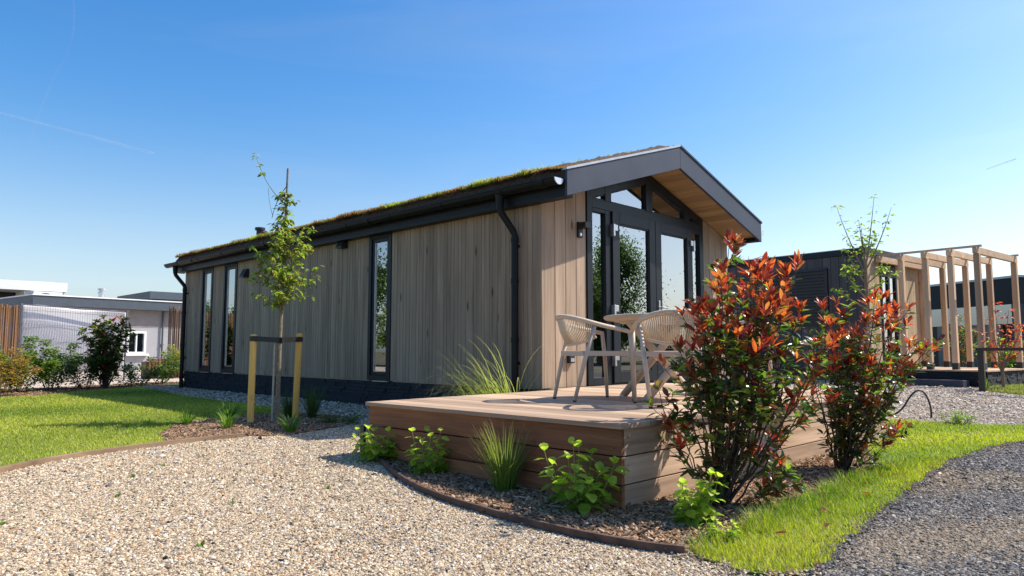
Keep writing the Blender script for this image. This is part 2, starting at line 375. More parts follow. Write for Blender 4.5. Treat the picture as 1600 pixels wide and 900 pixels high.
ICO = np.array([(-1,1.618,0),(1,1.618,0),(-1,-1.618,0),(1,-1.618,0),(0,-1,1.618),(0,1,1.618),(0,-1,-1.618),(0,1,-1.618),(1.618,0,-1),(1.618,0,1),(-1.618,0,-1),(-1.618,0,1)])/1.902
ICF = np.array([(0,11,5),(0,5,1),(0,1,7),(0,7,10),(0,10,11),(1,5,9),(5,11,4),(11,10,2),(10,7,6),(7,1,8),(3,9,4),(3,4,2),(3,2,6),(3,6,8),(3,8,9),(4,9,5),(2,4,11),(6,2,10),(8,6,7),(9,8,1)])
OCT = np.array([(1,0,0),(-1,0,0),(0,1,0),(0,-1,0),(0,0,1),(0,0,-1)], float)
OCF = np.array([(0,2,4),(2,1,4),(1,3,4),(3,0,4),(2,0,5),(1,2,5),(3,1,5),(0,3,5)])
def pebbles(P, size, cols, name, mat, dz=0.0, tilt=0.4, jit=0.22, smooth=False, simple=False):
    """P (n,2) ground points, size (n,3) half-axes"""
    n = len(P); B_, BF = (OCT, OCF) if simple else (ICO, ICF); nv = len(B_); V = B_[None]*(1+RNG.uniform(-jit, jit, (n, nv, 1)))*size[:, None, :]
    a = RNG.uniform(0, 2*np.pi, n); t = RNG.uniform(-tilt, tilt, n)
    x, y, z = V[..., 0].copy(), V[..., 1].copy(), V[..., 2].copy()
    ct, st = np.cos(t)[:, None], np.sin(t)[:, None]
    x, z = x*ct-z*st, x*st+z*ct
    ca, sa = np.cos(a)[:, None], np.sin(a)[:, None]
    X = x*ca-y*sa + P[:, 0:1]; Y = x*sa+y*ca + P[:, 1:2]
    Z = z + (gz(P[:, 0], P[:, 1])+dz+size[:, 2]*RNG.uniform(0.2, 0.9, n))[:, None]
    V = np.stack([X, Y, Z], -1).reshape(-1, 3)
    F = (BF[None]+nv*np.arange(n)[:, None, None]).reshape(-1, 3)
    return link(name, mesh_np(name, V, [F], col=np.repeat(cols, nv, 0), smooth=smooth), mat)
def pick(cols, n, w=None, var=0.15):
    c = np.array(cols)[RNG.choice(len(cols), n, p=w)]
    return np.clip(c*RNG.uniform(1-var, 1+var, (n, 1)), 0, 1)
def blades(P, Z, h, wd, cols, az=None, lean=0.35, bend=0.5):
    """short grass blades: quad+quad+tri each; returns V,F,col"""
    n = len(P); az = RNG.uniform(0, 2*np.pi, n) if az is None else az
    dx, dy = np.cos(az), np.sin(az); px, py = -dy, dx
    l0 = RNG.uniform(0, lean, n); b = RNG.uniform(0.3, 1, n)*bend
    B = np.stack([P[:, 0], P[:, 1], Z], -1); V = np.zeros((n, 7, 3))
    for k, (t, ww) in enumerate(((0, 1), (0.4, 0.85), (0.75, 0.55), (1, 0))):
        off = h*t*(l0+b*t); z = h*t*np.sqrt(np.clip(1-(l0+b*t)**2*0.55, 0.15, 1))
        c = B + np.stack([dx*off, dy*off, z], -1); s_ = np.stack([px, py, np.zeros(n)], -1)*(wd*ww/2)[:, None]
        if k < 3: V[:, 2*k] = c-s_; V[:, 2*k+1] = c+s_
        else: V[:, 6] = c
    i = 7*np.arange(n)[:, None]
    Q = np.concatenate([i+np.array([[0,1,3,2]]), i+np.array([[2,3,5,4]])]); T = i+np.array([[4,5,6]])
    return V.reshape(-1, 3), [Q, T], np.repeat(cols, 7, 0)
def leaves_mesh(name, Pos, Dir, Up, L, W, cols, curl=0.25, fold=0.25):
    """Pos base, Dir unit, Up approx normal"""
    Pos, Dir, Up = map(lambda a: np.asarray(a, float), (Pos, Dir, Up)); n = len(Pos)
    Dir /= np.linalg.norm(Dir, axis=1)[:, None]
    S = np.cross(Dir, Up); S /= np.maximum(np.linalg.norm(S, axis=1), 1e-6)[:, None]; N = np.cross(S, Dir)
    L = np.asarray(L)[:, None]; W = np.asarray(W)[:, None]; cu = (RNG.uniform(0.2, 1, n)*curl)[:, None]
    def c(t): return Pos + Dir*L*t - N*L*cu*t*t
    V = np.zeros((n, 9, 3)); V[:, 0] = c(0.0)
    for k, (t, ww) in enumerate(((0.22, 0.36), (0.5, 0.5), (0.78, 0.32))):
        m = c(t)
        V[:, 1+2*k] = m - S*W*ww + N*W*fold*ww; V[:, 2+2*k] = m + S*W*ww + N*W*fold*ww
    V[:, 7] = c(0.5) ; V[:, 8] = c(1.0)
    i = 9*np.arange(n)[:, None]
    T = np.concatenate([i+np.array([[0,2,1]]), i+np.array([[5,6,8]]), i+np.array([[1,2,7]]), i+np.array([[1,7,3]]), i+np.array([[2,4,7]]), i+np.array([[3,7,5]]), i+np.array([[7,4,6]]), i+np.array([[5,7,6]])])
    return mesh_np(name, V.reshape(-1, 3), [T], col=np.repeat(cols, 9, 0), smooth=False)
def qbez(a, b, c, n=10):
    a, b, c = map(np.array, (a, b, c)); t = np.linspace(0, 1, n)[:, None]
    return (1-t)**2*a + 2*t*(1-t)*b + t*t*c
RH = np.array([0.701, -0.713, 0]); FH = np.array([0.713, 0.701, 0])   # to the right / away, seen from the drive

# ================================================================== GROUND
S_ = 350
bmg = MB()
xs = [-S_, 5, 11, S_]; ys = [-S_, -3, 4, S_]
gv = [(x, y, gzf(x, y)) for y in ys for x in xs]
bmg.add(gv, [(j*4+i, j*4+i+1, (j+1)*4+i+1, (j+1)*4+i) for j in range(3) for i in range(3)])
struct(bmg.build('ground', 'g_earth'))
edging = smoothp([(-7.6,-1.9),(-5.6,-0.2),(-4.63,0.71),(-4.27,1.0),(-3.69,1.2),(-3.13,1.33),(-2.62,1.36)])
corten = smoothp([(-1.95,0.42),(-2.2,0.0),(-2.42,-0.45),(-2.74,-1.11),(-2.92,-1.6),(-3.0,-1.99),(-3.04,-2.55),(-3.02,-2.94),(-2.98,-3.28),(-2.91,-3.46)])
bed = [(-3.35,1.29),(-3.15,2.03),(-2.72,2.75),(-2.23,3.0),(-1.58,3.2),(-1.15,2.9),(-0.95,2.03),(-1.45,1.5),(-2.3,1.18),(-2.62,1.36)]
gravel_poly = [(-12,-9),(-3.3,-9),(-3.05,-4.2),(-2.97,-3.72)] + corten[::-1] + [(-1.0,0.9),(0.02,0.6),(0.02,11.5),(-0.6,11.3),(-0.5,10.7),(-0.95,7.45),(-1.05,5.79),(-1.15,2.9),(-0.95,2.03),(-1.45,1.5),(-2.3,1.18)] + edging[::-1] + [(-12,-5)]
lawn = edging[:-6] + [(-3.35,1.32),(-3.15,2.03),(-2.72,2.75),(-2.23,3.0),(-1.58,3.2),(-1.12,2.95),(-1.05,5.79),(-0.95,7.45),(-0.5,10.7),(-1.67,9.95),(-2.7,8.9),(-3.3,8.85),(-9,8.6),(-12,2.5)]
strip = [(-2.9,-3.47),(-2.97,-3.72),(-2.92,-3.85),(-2.77,-3.95),(-2.39,-3.90),(-1.91,-3.84),(-0.89,-3.73),(0.82,-3.58),(2.04,-3.63),(2.84,-3.78),(6.5,-4.0),(6.5,-3.6),(4.39,-3.5),(4.16,-3.15),(4.1,-2.75),(3.7,-1.4),(2.3,-1.1),(2.18,-2.6),(1.95,-2.8),(1.2,-2.85),(0.9,-3.0),(-0.09,-3.3),(-1.09,-3.36),(-1.89,-3.4),(-2.65,-3.46)]
def rough(poly, step, j):
    out = []
    for (x0, y0), (x1, y1) in zip(poly, poly[1:]+poly[:1]):
        n = max(1, int(math.hypot(x1-x0, y1-y0)/step)) if math.hypot(x1-x0, y1-y0) < 5 else 1
        for k in range(n): out.append((x0+(x1-x0)*k/n+(RNG.normal(0, j) if k else 0), y0+(y1-y0)*k/n+(RNG.normal(0, j) if k else 0)))
    return out
strip = rough(strip, 0.07, 0.018)
drive = [(-3.3,-9),(-3.05,-4.2),(-2.85,-3.92),(-2.39,-3.88),(-1.91,-3.82),(-0.89,-3.71),(0.82,-3.56),(2.04,-3.61),(2.84,-3.76),(6.5,-3.98),(14,-4.4),(14,-14),(-3.3,-14)]
mulchbed = corten + [(-2.65,-3.46),(-1.89,-3.4),(-1.09,-3.36),(-0.09,-3.3),(0.9,-3.0),(1.2,-2.82),(1.2,-2.4),(-2.2,-2.4),(-2.2,-0.4),(-0.3,-0.2),(0.0,0.02),(0.0,0.6),(-1.0,0.9)]
path = [(1.2,-2.82),(1.95,-2.75),(3.4,-2.45),(4.1,-2.75),(4.16,-3.15),(4.39,-3.5),(6.5,-3.6),(9,-3.3),(10.2,-2.05),(12.3,-1.55),(15.5,0.3),(13,6),(1.2,-0.05)]
back_bed = [(-9,8.6),(-3.3,8.85),(-2.7,8.9),(-1.67,9.95),(-0.5,10.7),(-0.4,11.2),(1.2,12.2),(0.6,13.0),(-2.0,11.9),(-9,11.2)]
pav = [(-14,11.0),(-2.0,11.8),(0.6,12.9),(6,14),(8,30),(-14,30)]
sheet('driveway_gravel', gravel_poly, 'g_gravel', 0.004)
sheet('lawn_ground', lawn, 'g_lawn', 0.009)
sheet('planting_bed_soil', bed, 'g_mulch', 0.012)
sheet('deck_bed_soil', mulchbed, 'g_mulch', 0.008)
sheet('verge_soil', strip, 'g_lawn', 0.010)
sheet('asphalt_lane', drive, 'g_asphalt', 0.006)
sheet('gravel_path', path, 'g_gravel2', 0.005)
sheet('back_bed_soil', back_bed, 'g_mulch', 0.007)
sheet('paving', pav, 'g_paving', 0.005)

# gravel stones (stuff): fine near, coarser-sampled further off
def wedge(poly, n, f0, f1, side=0.74, extra=1.0):
    """random ground points of poly in the sector in front of the drive between distances f0 and f1"""
    out = []; k = 0; tries = 0
    while k < n and tries < 60:
        tries += 1
        f = np.sqrt(RNG.uniform(f0*f0, f1*f1, 60000)); r = RNG.uniform(-1, 1, 60000)*(side*f+extra)
        P = np.array([[CX, CY]])+f[:, None]*np.array([[.713, .701]])+r[:, None]*np.array([[.701, -.713]])
        P = P[inpoly(P, poly)]; out.append(P); k += len(P)
    return np.concatenate(out)[:n]
GCOL = [(0.48,0.355,0.22),(0.58,0.465,0.31),(0.67,0.58,0.45),(0.31,0.225,0.14),(0.25,0.21,0.175),(0.12,0.105,0.095),(0.04,0.037,0.034),(0.74,0.69,0.62),(0.40,0.19,0.075),(0.21,0.13,0.08)]
GW = [0.26,0.21,0.11,0.15,0.09,0.065,0.03,0.035,0.025,0.025]
def grav():
    thin = lambda P: P[RNG.random(len(P)) < np.clip(1.05-0.55*np.clip(np.sin(P[:,0]*1.9+1.3*np.sin(P[:,1]*1.1))*np.sin(P[:,1]*2.3+P[:,0]*.7)-.45, 0, 1)*1.8, .3, 1)]
    for k, (f0, f1, n, m) in enumerate(((2.5, 4.5, 320000, 0.0034), (4.5, 8.2, 260000, 0.0049), (8.2, 16, 50000, 0.011))):
        P = thin(wedge(gravel_poly, n, f0, f1, extra=0.7)); n = len(P)
        s = m*RNG.gamma(8, 1/8, n)+0.0011; s = np.where(RNG.random(n) < .015, s*1.6, s)
        size = np.stack([s*RNG.uniform(1, 1.6, n), s, s*RNG.uniform(0.45, 0.85, n)], -1)
        o = pebbles(P, size, pick(GCOL, n, GW), 'gravel_stones', 'pebble', 0.003, simple=k > 0)
        tag(o, ['loose cream and grey pebbles in the foreground of the driveway', 'loose cream and grey pebbles between the tree bed and the deck', 'shaded grey pebbles along the house wall and lawn'][k], 'gravel', kind='stuff')
grav()
def chips():
    P = np.concatenate([wedge(drive, 105000, 2.4, 4.6), wedge(drive, 50000, 4.6, 8)]); n = len(P); d = cdist(P)
    s = (RNG.gamma(5, 0.0007, n)+0.0016)*np.where(d > 5.5, 1.5, 1)
    size = np.stack([s*1.4, s, s*0.6], -1)
    cols = pick([(0.075,0.071,0.07),(0.13,0.122,0.118),(0.20,0.187,0.178),(0.30,0.28,0.26),(0.46,0.43,0.39),(0.035,0.033,0.033)], n, [0.25,0.27,0.2,0.13,0.06,0.09])
    br_ = (np.sin(P[:,0]*1.7+2*np.sin(P[:,1]*1.3))*np.sin(P[:,1]*2.9+P[:,0]) + RNG.normal(0,.35,n)) > .55
    cols[br_] = pick([(0.27,0.21,0.15),(0.19,0.15,0.11),(0.36,0.29,0.21)], int(br_.sum()))
    o = pebbles(P, size, cols, 'asphalt_chippings', 'chip', 0.004); print('chips', n)
    tag(o, 'dark grey stone chippings of the asphalt lane surface', 'chippings', kind='stuff')
chips()
def spill():
    pts = np.array(strip); i = np.nonzero((pts[:,1] < -3.45) & (pts[:,0] < 4.5))[0]; pts = pts[i]
    P = pts[RNG.integers(0, len(pts), 5200)]+RNG.normal(0, .032, (5200, 2)); n = len(P)
    s = RNG.gamma(5, 0.0008, n)+0.0018; left = P[:,0] < -2.75
    cols = np.where(left[:,None], pick(GCOL, n, GW), pick([(0.09,0.085,0.083),(0.16,0.15,0.145),(0.27,0.25,0.23),(0.24,0.18,0.12)], n))
    o = pebbles(P, np.stack([s*1.4, s, s*.7], -1), cols, 'spilled_stones', 'chip', 0.012, simple=True)
    tag(o, 'loose stones and grit spilled along the edge of the grass verge', 'grit', kind='stuff')
spill()
def pathstones():
    P = wedge(path, 60000, 7.5, 19, side=.78); n = len(P); d = cdist(P); s = (RNG.gamma(6, .0011, n)+.002)*np.clip(d/8, 1, 1.8)
    o = pebbles(P, np.stack([s*1.4, s, s*.6], -1), pick([(0.50,0.40,0.30),(0.62,0.52,0.41),(0.38,0.29,0.22),(0.27,0.21,0.17),(0.70,0.63,0.54)], n, [.32,.25,.2,.13,.1]), 'path_gravel', 'pebble', .004, simple=True)
    tag(o, 'fine pale beige gravel on the path in front of the pergola deck', 'gravel', kind='stuff')
pathstones()
def mulch(poly, n, name, label, exclude=(), big=1.0):
    P = sample(poly, n, exclude); n = len(P)
    s = RNG.gamma(4, 0.0021, n)*big+0.004
    size = np.stack([s*1.6, s*0.45, s*0.25], -1)
    cols = pick([(0.29,0.175,0.10),(0.40,0.26,0.155),(0.17,0.10,0.055),(0.48,0.36,0.25),(0.09,0.055,0.035),(0.34,0.16,0.08)], n, [0.27,0.22,0.2,0.11,0.14,0.06])
    o = pebbles(P, size, cols, name, 'chip', 0.012, tilt=0.6)
    tag(o, label, 'mulch', kind='stuff')
DECKBOX = [(-2.38,-2.74),(1.0,-2.74),(1.0,-0.25),(-2.38,-0.35)]
mulch(mulchbed, 42000, 'bark_mulch', 'brown bark mulch in the bed along the wooden deck', (DECKBOX,))
mulch(bed, 22000, 'bark_mulch', 'brown bark mulch in the bed around the staked tree')
mulch(back_bed, 9000, 'bark_mulch', 'brown bark mulch under the shrubs behind the lawn', big=1.3)

def lawngrass():
    P = sample(lawn, 420000); f = (P[:,0]-CX)*0.713+(P[:,1]-CY)*0.701; r = (P[:,0]-CX)*0.701-(P[:,1]-CY)*0.713
    vis = (np.abs(r) < 0.72*f+1.0); P = P[vis]; d = cdist(P)
    P = P[RNG.random(len(P)) < np.clip(1.5-0.09*d, 0.3, 1)]; n = len(P); d = cdist(P)
    pn = 0.5+0.25*np.sin(P[:,0]*1.7+P[:,1]*0.8)+0.25*np.sin(P[:,0]*0.6-P[:,1]*2.3)+RNG.normal(0,0.25,n)
    c = np.array([(0.20,0.26,0.025)])*(1-pn[:,None]) + np.array([(0.50,0.48,0.075)])*pn[:,None]
    dry = RNG.random(n) < 0.06; c[dry] = (0.34,0.30,0.12)
    c = np.clip(c*RNG.uniform(0.7,1.25,(n,1)), 0.01, 1)
    V, F, C = blades(P, gz(P[:,0],P[:,1])+0.01, RNG.uniform(0.014,0.032,n), RNG.uniform(0.0026,0.005,n)*np.clip(d/6,1,2), c, lean=0.6)
    o = link('lawn_grass', mesh_np('lawn_grass', V, F, col=C), 'grass'); print('lawn', n)
    tag(o, 'short mown green grass of the lawn left of the house', 'grass', kind='stuff')
lawngrass()
def stripgrass():
    P = sample(strip, 110000); d = cdist(P)
    P = P[RNG.random(len(P)) < np.clip(1.4-0.10*d, 0.35, 1)]; n = len(P); d = cdist(P)
    bald = (np.sin(P[:,0]*3.1+1)*np.sin(P[:,1]*7.3+P[:,0])+RNG.normal(0,0.35,n)) > 0.78; P = P[~bald]; n = len(P); d = cdist(P)
    pn = np.clip(0.55+0.3*np.sin(P[:,0]*2.2+P[:,1]*3.1)+RNG.normal(0,0.22,n), 0, 1)
    c = np.array([(0.17,0.26,0.012)])*(1-pn[:,None]) + np.array([(0.46,0.45,0.02)])*pn[:,None]
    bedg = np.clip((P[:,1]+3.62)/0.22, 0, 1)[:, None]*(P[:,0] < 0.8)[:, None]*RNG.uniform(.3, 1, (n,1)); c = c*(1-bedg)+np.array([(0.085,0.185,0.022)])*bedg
    dry = RNG.random(n) < np.where(P[:,1] < -3.72-.12*np.clip(P[:,0]+2,-1,1), 0.2, 0.08); c[dry] = pick([(0.42,0.34,0.13),(0.36,0.24,0.10)], int(dry.sum()))
    c = np.clip(c*RNG.uniform(0.75,1.2,(n,1)), 0.01, 1)
    edge = np.exp(-((P[:,1]+3.42)/0.12)**2)
    cl_ = np.clip(np.sin(P[:,0]*9)*np.sin(P[:,1]*11+P[:,0]*3), 0, 1)
    h = RNG.uniform(0.016,0.042,n)*(1+.5*cl_)*(1+1.6*edge*(P[:,0]<0.6))
    V, F, C = blades(P, gz(P[:,0],P[:,1])+0.012, h, RNG.uniform(0.0018,0.0036,n)*np.clip(d/4,1,2), c, lean=0.6, bend=0.6)
    o = link('verge_grass', mesh_np('verge_grass', V, F, col=C), 'grass'); print('strip', n)
    tag(o, 'bright yellow-green grass of the verge along the asphalt lane', 'grass', kind='stuff')
stripgrass()

# edgings
def ribbon_wall(pts, th, h, name, mat, label, cat, sink=0.08):
    mb = MB(); n = len(pts); P = [np.array(p) for p in pts]
    vs = []
    for i in range(n):
        d = P[min(i+1,n-1)]-P[max(i-1,0)]; d /= np.linalg.norm(d); nn = np.array([-d[1], d[0]])*th/2
        z = gzf(*P[i])
        for s_, zz in ((-1,-sink),(1,-sink),(1,h),(-1,h)):
            q = P[i]+nn*s_; vs.append((q[0], q[1], z+zz))
    fs = [(4*i+k, 4*i+(k+1)%4, 4*i+4+(k+1)%4, 4*i+4+k) for i in range(n-1) for k in range(4)] + [(0,1,2,3), (4*n-1,4*n-2,4*n-3,4*n-4)]
    mb.add(vs, fs, 0.4)
    return tag(mb.build(name, mat, bevel=0.003), label, cat)
ribbon_wall(edging, 0.032, 0.045, 'lawn_edging', 'edging', 'low weathered wooden edging board between lawn and gravel', 'edging')
ribbon_wall(corten, 0.022, 0.045, 'bed_edging', 'corten', 'thin dark rusty edging strip curving around the bed beside the deck', 'edging')

# ================================================================== HOUSE
W, L, OV = 4.17, 9.86, 0.48
SL = 0.314; ZE = 1.998
def zb(x): x = x if x <= W/2 else W-x; return ZE + SL*(x+0.135)      # underside of the verge board
def zt(x): return zb(x)+0.29
H = thing('wooden_house', (0, 0, 0), 'long timber clad bungalow with sedum roof, black gutter and glazed gable behind the deck', 'house')
WIN = [(2.74, 3.27), (7.47, 8.03), (8.52, 9.04)]
segs = [(0.0, 2.74), (3.27, 7.47), (8.03, 8.52), (9.04, L)]
def boards_y(mb, segs, x0, x1, z0, z1, bw=0.138, out=-1):
    for a, b in segs:
        n = max(1, round((b-a)/bw)); st = (b-a)/n
        for i in range(n):
            y0, y1 = a+i*st, a+(i+1)*st; g = 0.004
            prof = [(x1, y0), (x1, y1), (x0+0.012, y1), (x0, y1-0.007), (x0, y0+0.009), (x0+0.012, y0)]
            if i % 4:   # most boards have a shallow middle groove
                m = y0*.45+y1*.55; prof[4:4] = [(x0, m+0.006), (x0+0.006, m+0.003), (x0+0.006, m-0.003), (x0, m-0.006)]
            mb.prism(prof, 'z', z0, z1)
mb = MB(); boards_y(mb, segs, 0.0, 0.03, 0.0, 2.06); mb.build('side_cladding', 'clad', H)
mb = MB()
def boards_x(mb, a, b, y0, y1, z0, bw=0.17):
    n = max(1, round((b-a)/bw)); st = (b-a)/n
    for i in range(n):
        x0, x1 = a+i*st, a+(i+1)*st
        za, zc = zb(x0)+0.01, zb(x1)+0.01
        vs = []
        pr = [(x0, y1), (x0, y0+0.01), (x0+0.007, y0), (x1-0.007, y0), (x1, y0+0.01), (x1, y1)]
        vs = [(x, y, z0) for x, y in pr] + [(x, y, zb(x)+0.01) for x, y in pr]
        mb.add(vs, [tuple(range(6)), tuple(range(11, 5, -1))] + [(k, k+6, (k+1)%6+6, (k+1)%6) for k in range(6)])
boards_x(mb, 3.43, W-0.002, 0.0, 0.03, 0.0); mb.build('front_cladding', 'clad', H); mb = MB()
boards_x(mb, 0.034, 0.77, 0.0, 0.03, 0.0)
mb.box(-0.004, 0.032, -0.004, 0.03, 0.0, 2.04, 0.6)
mb.build('front_cladding', 'clad', H)
# inner shell: liner walls, floor, ceiling, partition
mb = MB()
for a, b in segs: mb.box(0.035, 0.16, max(a, 0.14), b, -0.02, 2.05)
for a, b in WIN: mb.box(0.035, 0.16, a, b, 2.02, 2.055)
mb.box(W-0.14, W, 0.03, L, -0.02, 2.05); mb.box(0.0, W-0.001, L+0.001, L+0.03, 0.0, 2.0); mb.prism([(0.16,-.02),(W-.14,-.02),(W-.14,zb(.16)),(W/2,zb(W/2)),(.16,zb(.16))], 'y', L-.14, L)
for x0, x1 in ((0.035, 0.77), (3.43, W-0.002)): mb.box(x0, x1, 0.031, 0.13, -0.02, 2.04)
mb.prism([(0.161,-.02),(W-.141,-.02),(W-.141,zb(.16)),(W/2,zb(W/2)),(.161,zb(.16))], 'y', 5.2, 5.3)
mb.build('inner_wall', 'plaster', H)
MB().box(0.05, W-0.05, 0.1, L-0.05, -0.12, -0.022).build('floor_slab', 'intfloor', H)
# slate plinth: thin stacked strips
mb = MB(); mb.box(0.05, W-0.03, 0.04, L-0.02, -0.6, -0.025, 0.1)
z = -0.47
while z < -0.02:
    h = min(random.uniform(0.028, 0.05), -0.006-z)
    if h < 0.012: break
    y = 0.02
    while y < L:
        l = random.uniform(0.09, 0.34); p = random.uniform(0.0, 0.022)
        mb.box(0.012-p+0.02, 0.08, y, min(y+l-0.003, L), z, z+h-0.002); y += l
    z += h
mb.build('stone_plinth', 'stone', H, bevel=0.003)
# roof body: two slopes with the verge trim
Y0, Y1 = -OV, 10.1
mb = MB()
outer = [(-0.135, zt(-0.135)-0.02), (W/2, zt(W/2)-0.02), (W+0.135, zt(-0.135)-0.02)]
inner = [(W+0.135, zb(-0.135)+0.2), (W/2, zb(W/2)+0.2), (-0.135, zb(-0.135)+0.2)]
mb.prism(outer+inner, 'y', Y0+0.04, Y1-0.03)
roof = mb.build('roof', 'soil', H)
# soil mat with uneven surface + sedum
def roofsoil():
    ny, nx = 260, 26; V = []; 
    ysn = np.linspace(Y0+0.05, Y1-0.02, ny); xsn = np.linspace(-0.165, W/2, nx)
    X, Y = np.meshgrid(xsn, ysn); Z = 2.325 + SL*(np.clip(X, -0.1, 9)+0.135) + 0.012
    Z += 0.018*np.sin(Y*9+X*4)*np.sin(Y*23-X*17) + RNG.normal(0, 0.009, X.shape)
    Z[:6] -= np.linspace(.03, 0, 6)[:, None]; Z[:, 0] -= 0.15; Z[:, 1] -= 0.02; Z[0] -= 0.05; Z[-1] -= 0.07
    V = np.stack([X, Y, Z], -1).reshape(-1, 3); i = np.arange(ny-1)[:, None]*nx + np.arange(nx-1)[None]
    F = np.stack([i, i+1, i+nx+1, i+nx], -1).reshape(-1, 4)
    link('soil_mat', mesh_np('soil_mat', V, [F], smooth=True), 'soil', roof)
    Vr = V.copy(); Vr[:, 0] = W-Vr[:, 0]
    link('soil_mat', mesh_np('soil_mat', Vr, [F[:, ::-1]], smooth=True), 'soil', roof)
    n = 42000
    x = np.where(RNG.random(n) < 0.72, RNG.gamma(1.2, 0.14, n)-0.165, RNG.uniform(-0.16, W/2, n)); x = np.clip(x, -0.17, W/2)
    y = np.where(RNG.random(n) < 0.08, Y0+0.05+RNG.gamma(1.0, 0.15, n), RNG.uniform(Y0+0.05, Y1-0.03, n))
    P = np.stack([x, y], -1); z = 2.325+SL*(x+0.135)-0.008-.03*np.clip(1-(y-Y0-.05)/.2, 0, 1)
    cl = np.sin(y*3.1)+np.sin(y*7.7+1)+np.sin(y*1.3+x*5)+RNG.normal(0, 0.9, n)
    c = pick([(0.19,0.20,0.05),(0.13,0.13,0.04),(0.26,0.22,0.06)], n); red = cl < 0.35; c[red] = pick([(0.21,0.085,0.035),(0.28,0.15,0.06),(0.13,0.06,0.03)], red.sum())
    ye = cl > 2.0; c[ye] = pick([(0.38,0.36,0.08),(0.30,0.33,0.06)], ye.sum())
    hh = RNG.uniform(0.016, 0.055, n)*(1+0.7*np.clip(np.sin(y*5.3+x)*np.sin(y*12.1)+0.5*np.sin(y*2.1), 0, 1))
    hh = hh*np.where(y < Y0+.5, .5, 1)
    V, F, C = blades(P, z, hh, RNG.uniform(0.006, 0.014, n), c, lean=0.8, bend=0.5)
    link('sedum', mesh_np('sedum', V, F, col=C), 'softleaf', roof)
roofsoil()
# verge boards (front), trim cap, soffit
for sgn, nm in ((1, 'left'), (-1, 'right')):
    X = (lambda x: x) if sgn == 1 else (lambda x: W-x)
    e = 0.001
    poly = [(X(-0.135), zb(-0.135)), (X(W/2-e), zb(W/2-e)), (X(W/2-e), zt(W/2-e)-0.012), (X(-0.135), zt(-0.135)-0.012)]
    MB().prism(poly, 'y', Y0, Y0+0.035).build('verge_board', 'fascia', H, bevel=0.003)
    a, b = -0.15, W/2-e
    poly = [(X(a), zt(a)-0.011), (X(b), zt(b)-0.011), (X(b), zt(b)+0.014), (X(a), zt(a)+0.014)]
    MB().prism(poly, 'y', Y0-0.012, Y0+0.06).build('verge_trim', 'trim' if sgn == 1 else 'fascia', H)  # left cap lighter than the right: reflected sky put into its colour
    mb = MB(); n = 15; st = (W/2+0.13-0.01)/n
    for i in range(n):
        a, b = -0.12+i*st, -0.12+(i+1)*st-0.004
        mb.prism([(X(a), zb(a)+0.02), (X(b), zb(b)+0.02), (X(b), zb(b)+0.036), (X(a), zb(a)+0.036)], 'y', Y0+0.037, 0.02)
        mb.prism([(X(a), zb(a)+0.026), (X(b+0.004), zb(b+0.004)+0.026), (X(b+0.004), zb(b+0.004)+0.040), (X(a), zb(a)+0.040)], 'y', Y0+0.039, 0.018)
    mb.build('soffit', 'soffit', H)
    # interior ceiling
    MB().prism([(X(0.03), zb(0.03)+0.03), (X(W/2-e), zb(W/2)+0.03), (X(W/2-e), zb(W/2)+0.06), (X(0.03), zb(0.03)+0.06)], 'y', 0.03, L).build('ceiling_panel', 'plaster', H)
    # eaves box and gutter
    xa, xb_ = sorted((X(-0.133), X(0.0)))
    mb = MB(); mb.box(xa, xb_, Y0+0.036, Y1-0.04, ZE+0.002, ZE+0.05)
    xa, xb_ = sorted((X(-0.133), X(-0.112))); mb.box(xa, xb_, Y0+0.036, Y1-0.04, ZE+0.052, 2.26)
    mb.build('eaves_board', 'gutter', H)
    xa, xb_ = sorted((X(-0.133), X(0.05))); MB().box(xa, xb_, Y1-0.03, Y1, ZE, 2.25).build('end_board', 'gutter', H)
    cx, r, zc = -0.222, 0.068, 2.176
    prof = [(X(cx+r*math.cos(t)), zc+r*math.sin(t)) for t in np.linspace(math.pi, 2*math.pi, 12)]
    profi = [(X(cx+(r-0.006)*math.cos(t)), zc+(r-0.006)*math.sin(t)) for t in np.linspace(2*math.pi, math.pi, 12)]
    mb = MB(); mb.prism(prof+profi, 'y', Y0+0.045, 10.3)
    mb.tube([(X(cx-r), Y0+0.045, zc), (X(cx-r), 10.3, zc)], 0.009, 8)
    for yy in np.arange(0.35, 10.3, 1.03):
        p2 = [(X(cx+(r+0.006)*math.cos(t)), zc+(r+0.006)*math.sin(t)) for t in np.linspace(math.pi, 2*math.pi, 10)]
        p3 = [(X(cx+(r-0.002)*math.cos(t)), zc+(r-0.002)*math.sin(t)) for t in np.linspace(2*math.pi, math.pi, 10)]
        mb.prism(p2+p3, 'y', yy, yy+0.03)
    for yy in (Y0+0.2, 2.9, 5.9, 8.9):
        p2 = [(X(cx+(r+0.010)*math.cos(t)), zc+(r+0.010)*math.sin(t)) for t in np.linspace(math.pi, 2*math.pi, 10)]
        p3 = [(X(cx+(r-0.002)*math.cos(t)), zc+(r-0.002)*math.sin(t)) for t in np.linspace(2*math.pi, math.pi, 10)]
        mb.prism(p2+p3, 'y', yy, yy+0.09)
    gut = mb.build('gutter', 'gutter', H, smooth=False)
    mb = MB(); mb.prism(prof, 'y', Y0+0.034, Y0+0.044); mb.build('end_cap', 'steel', gut)
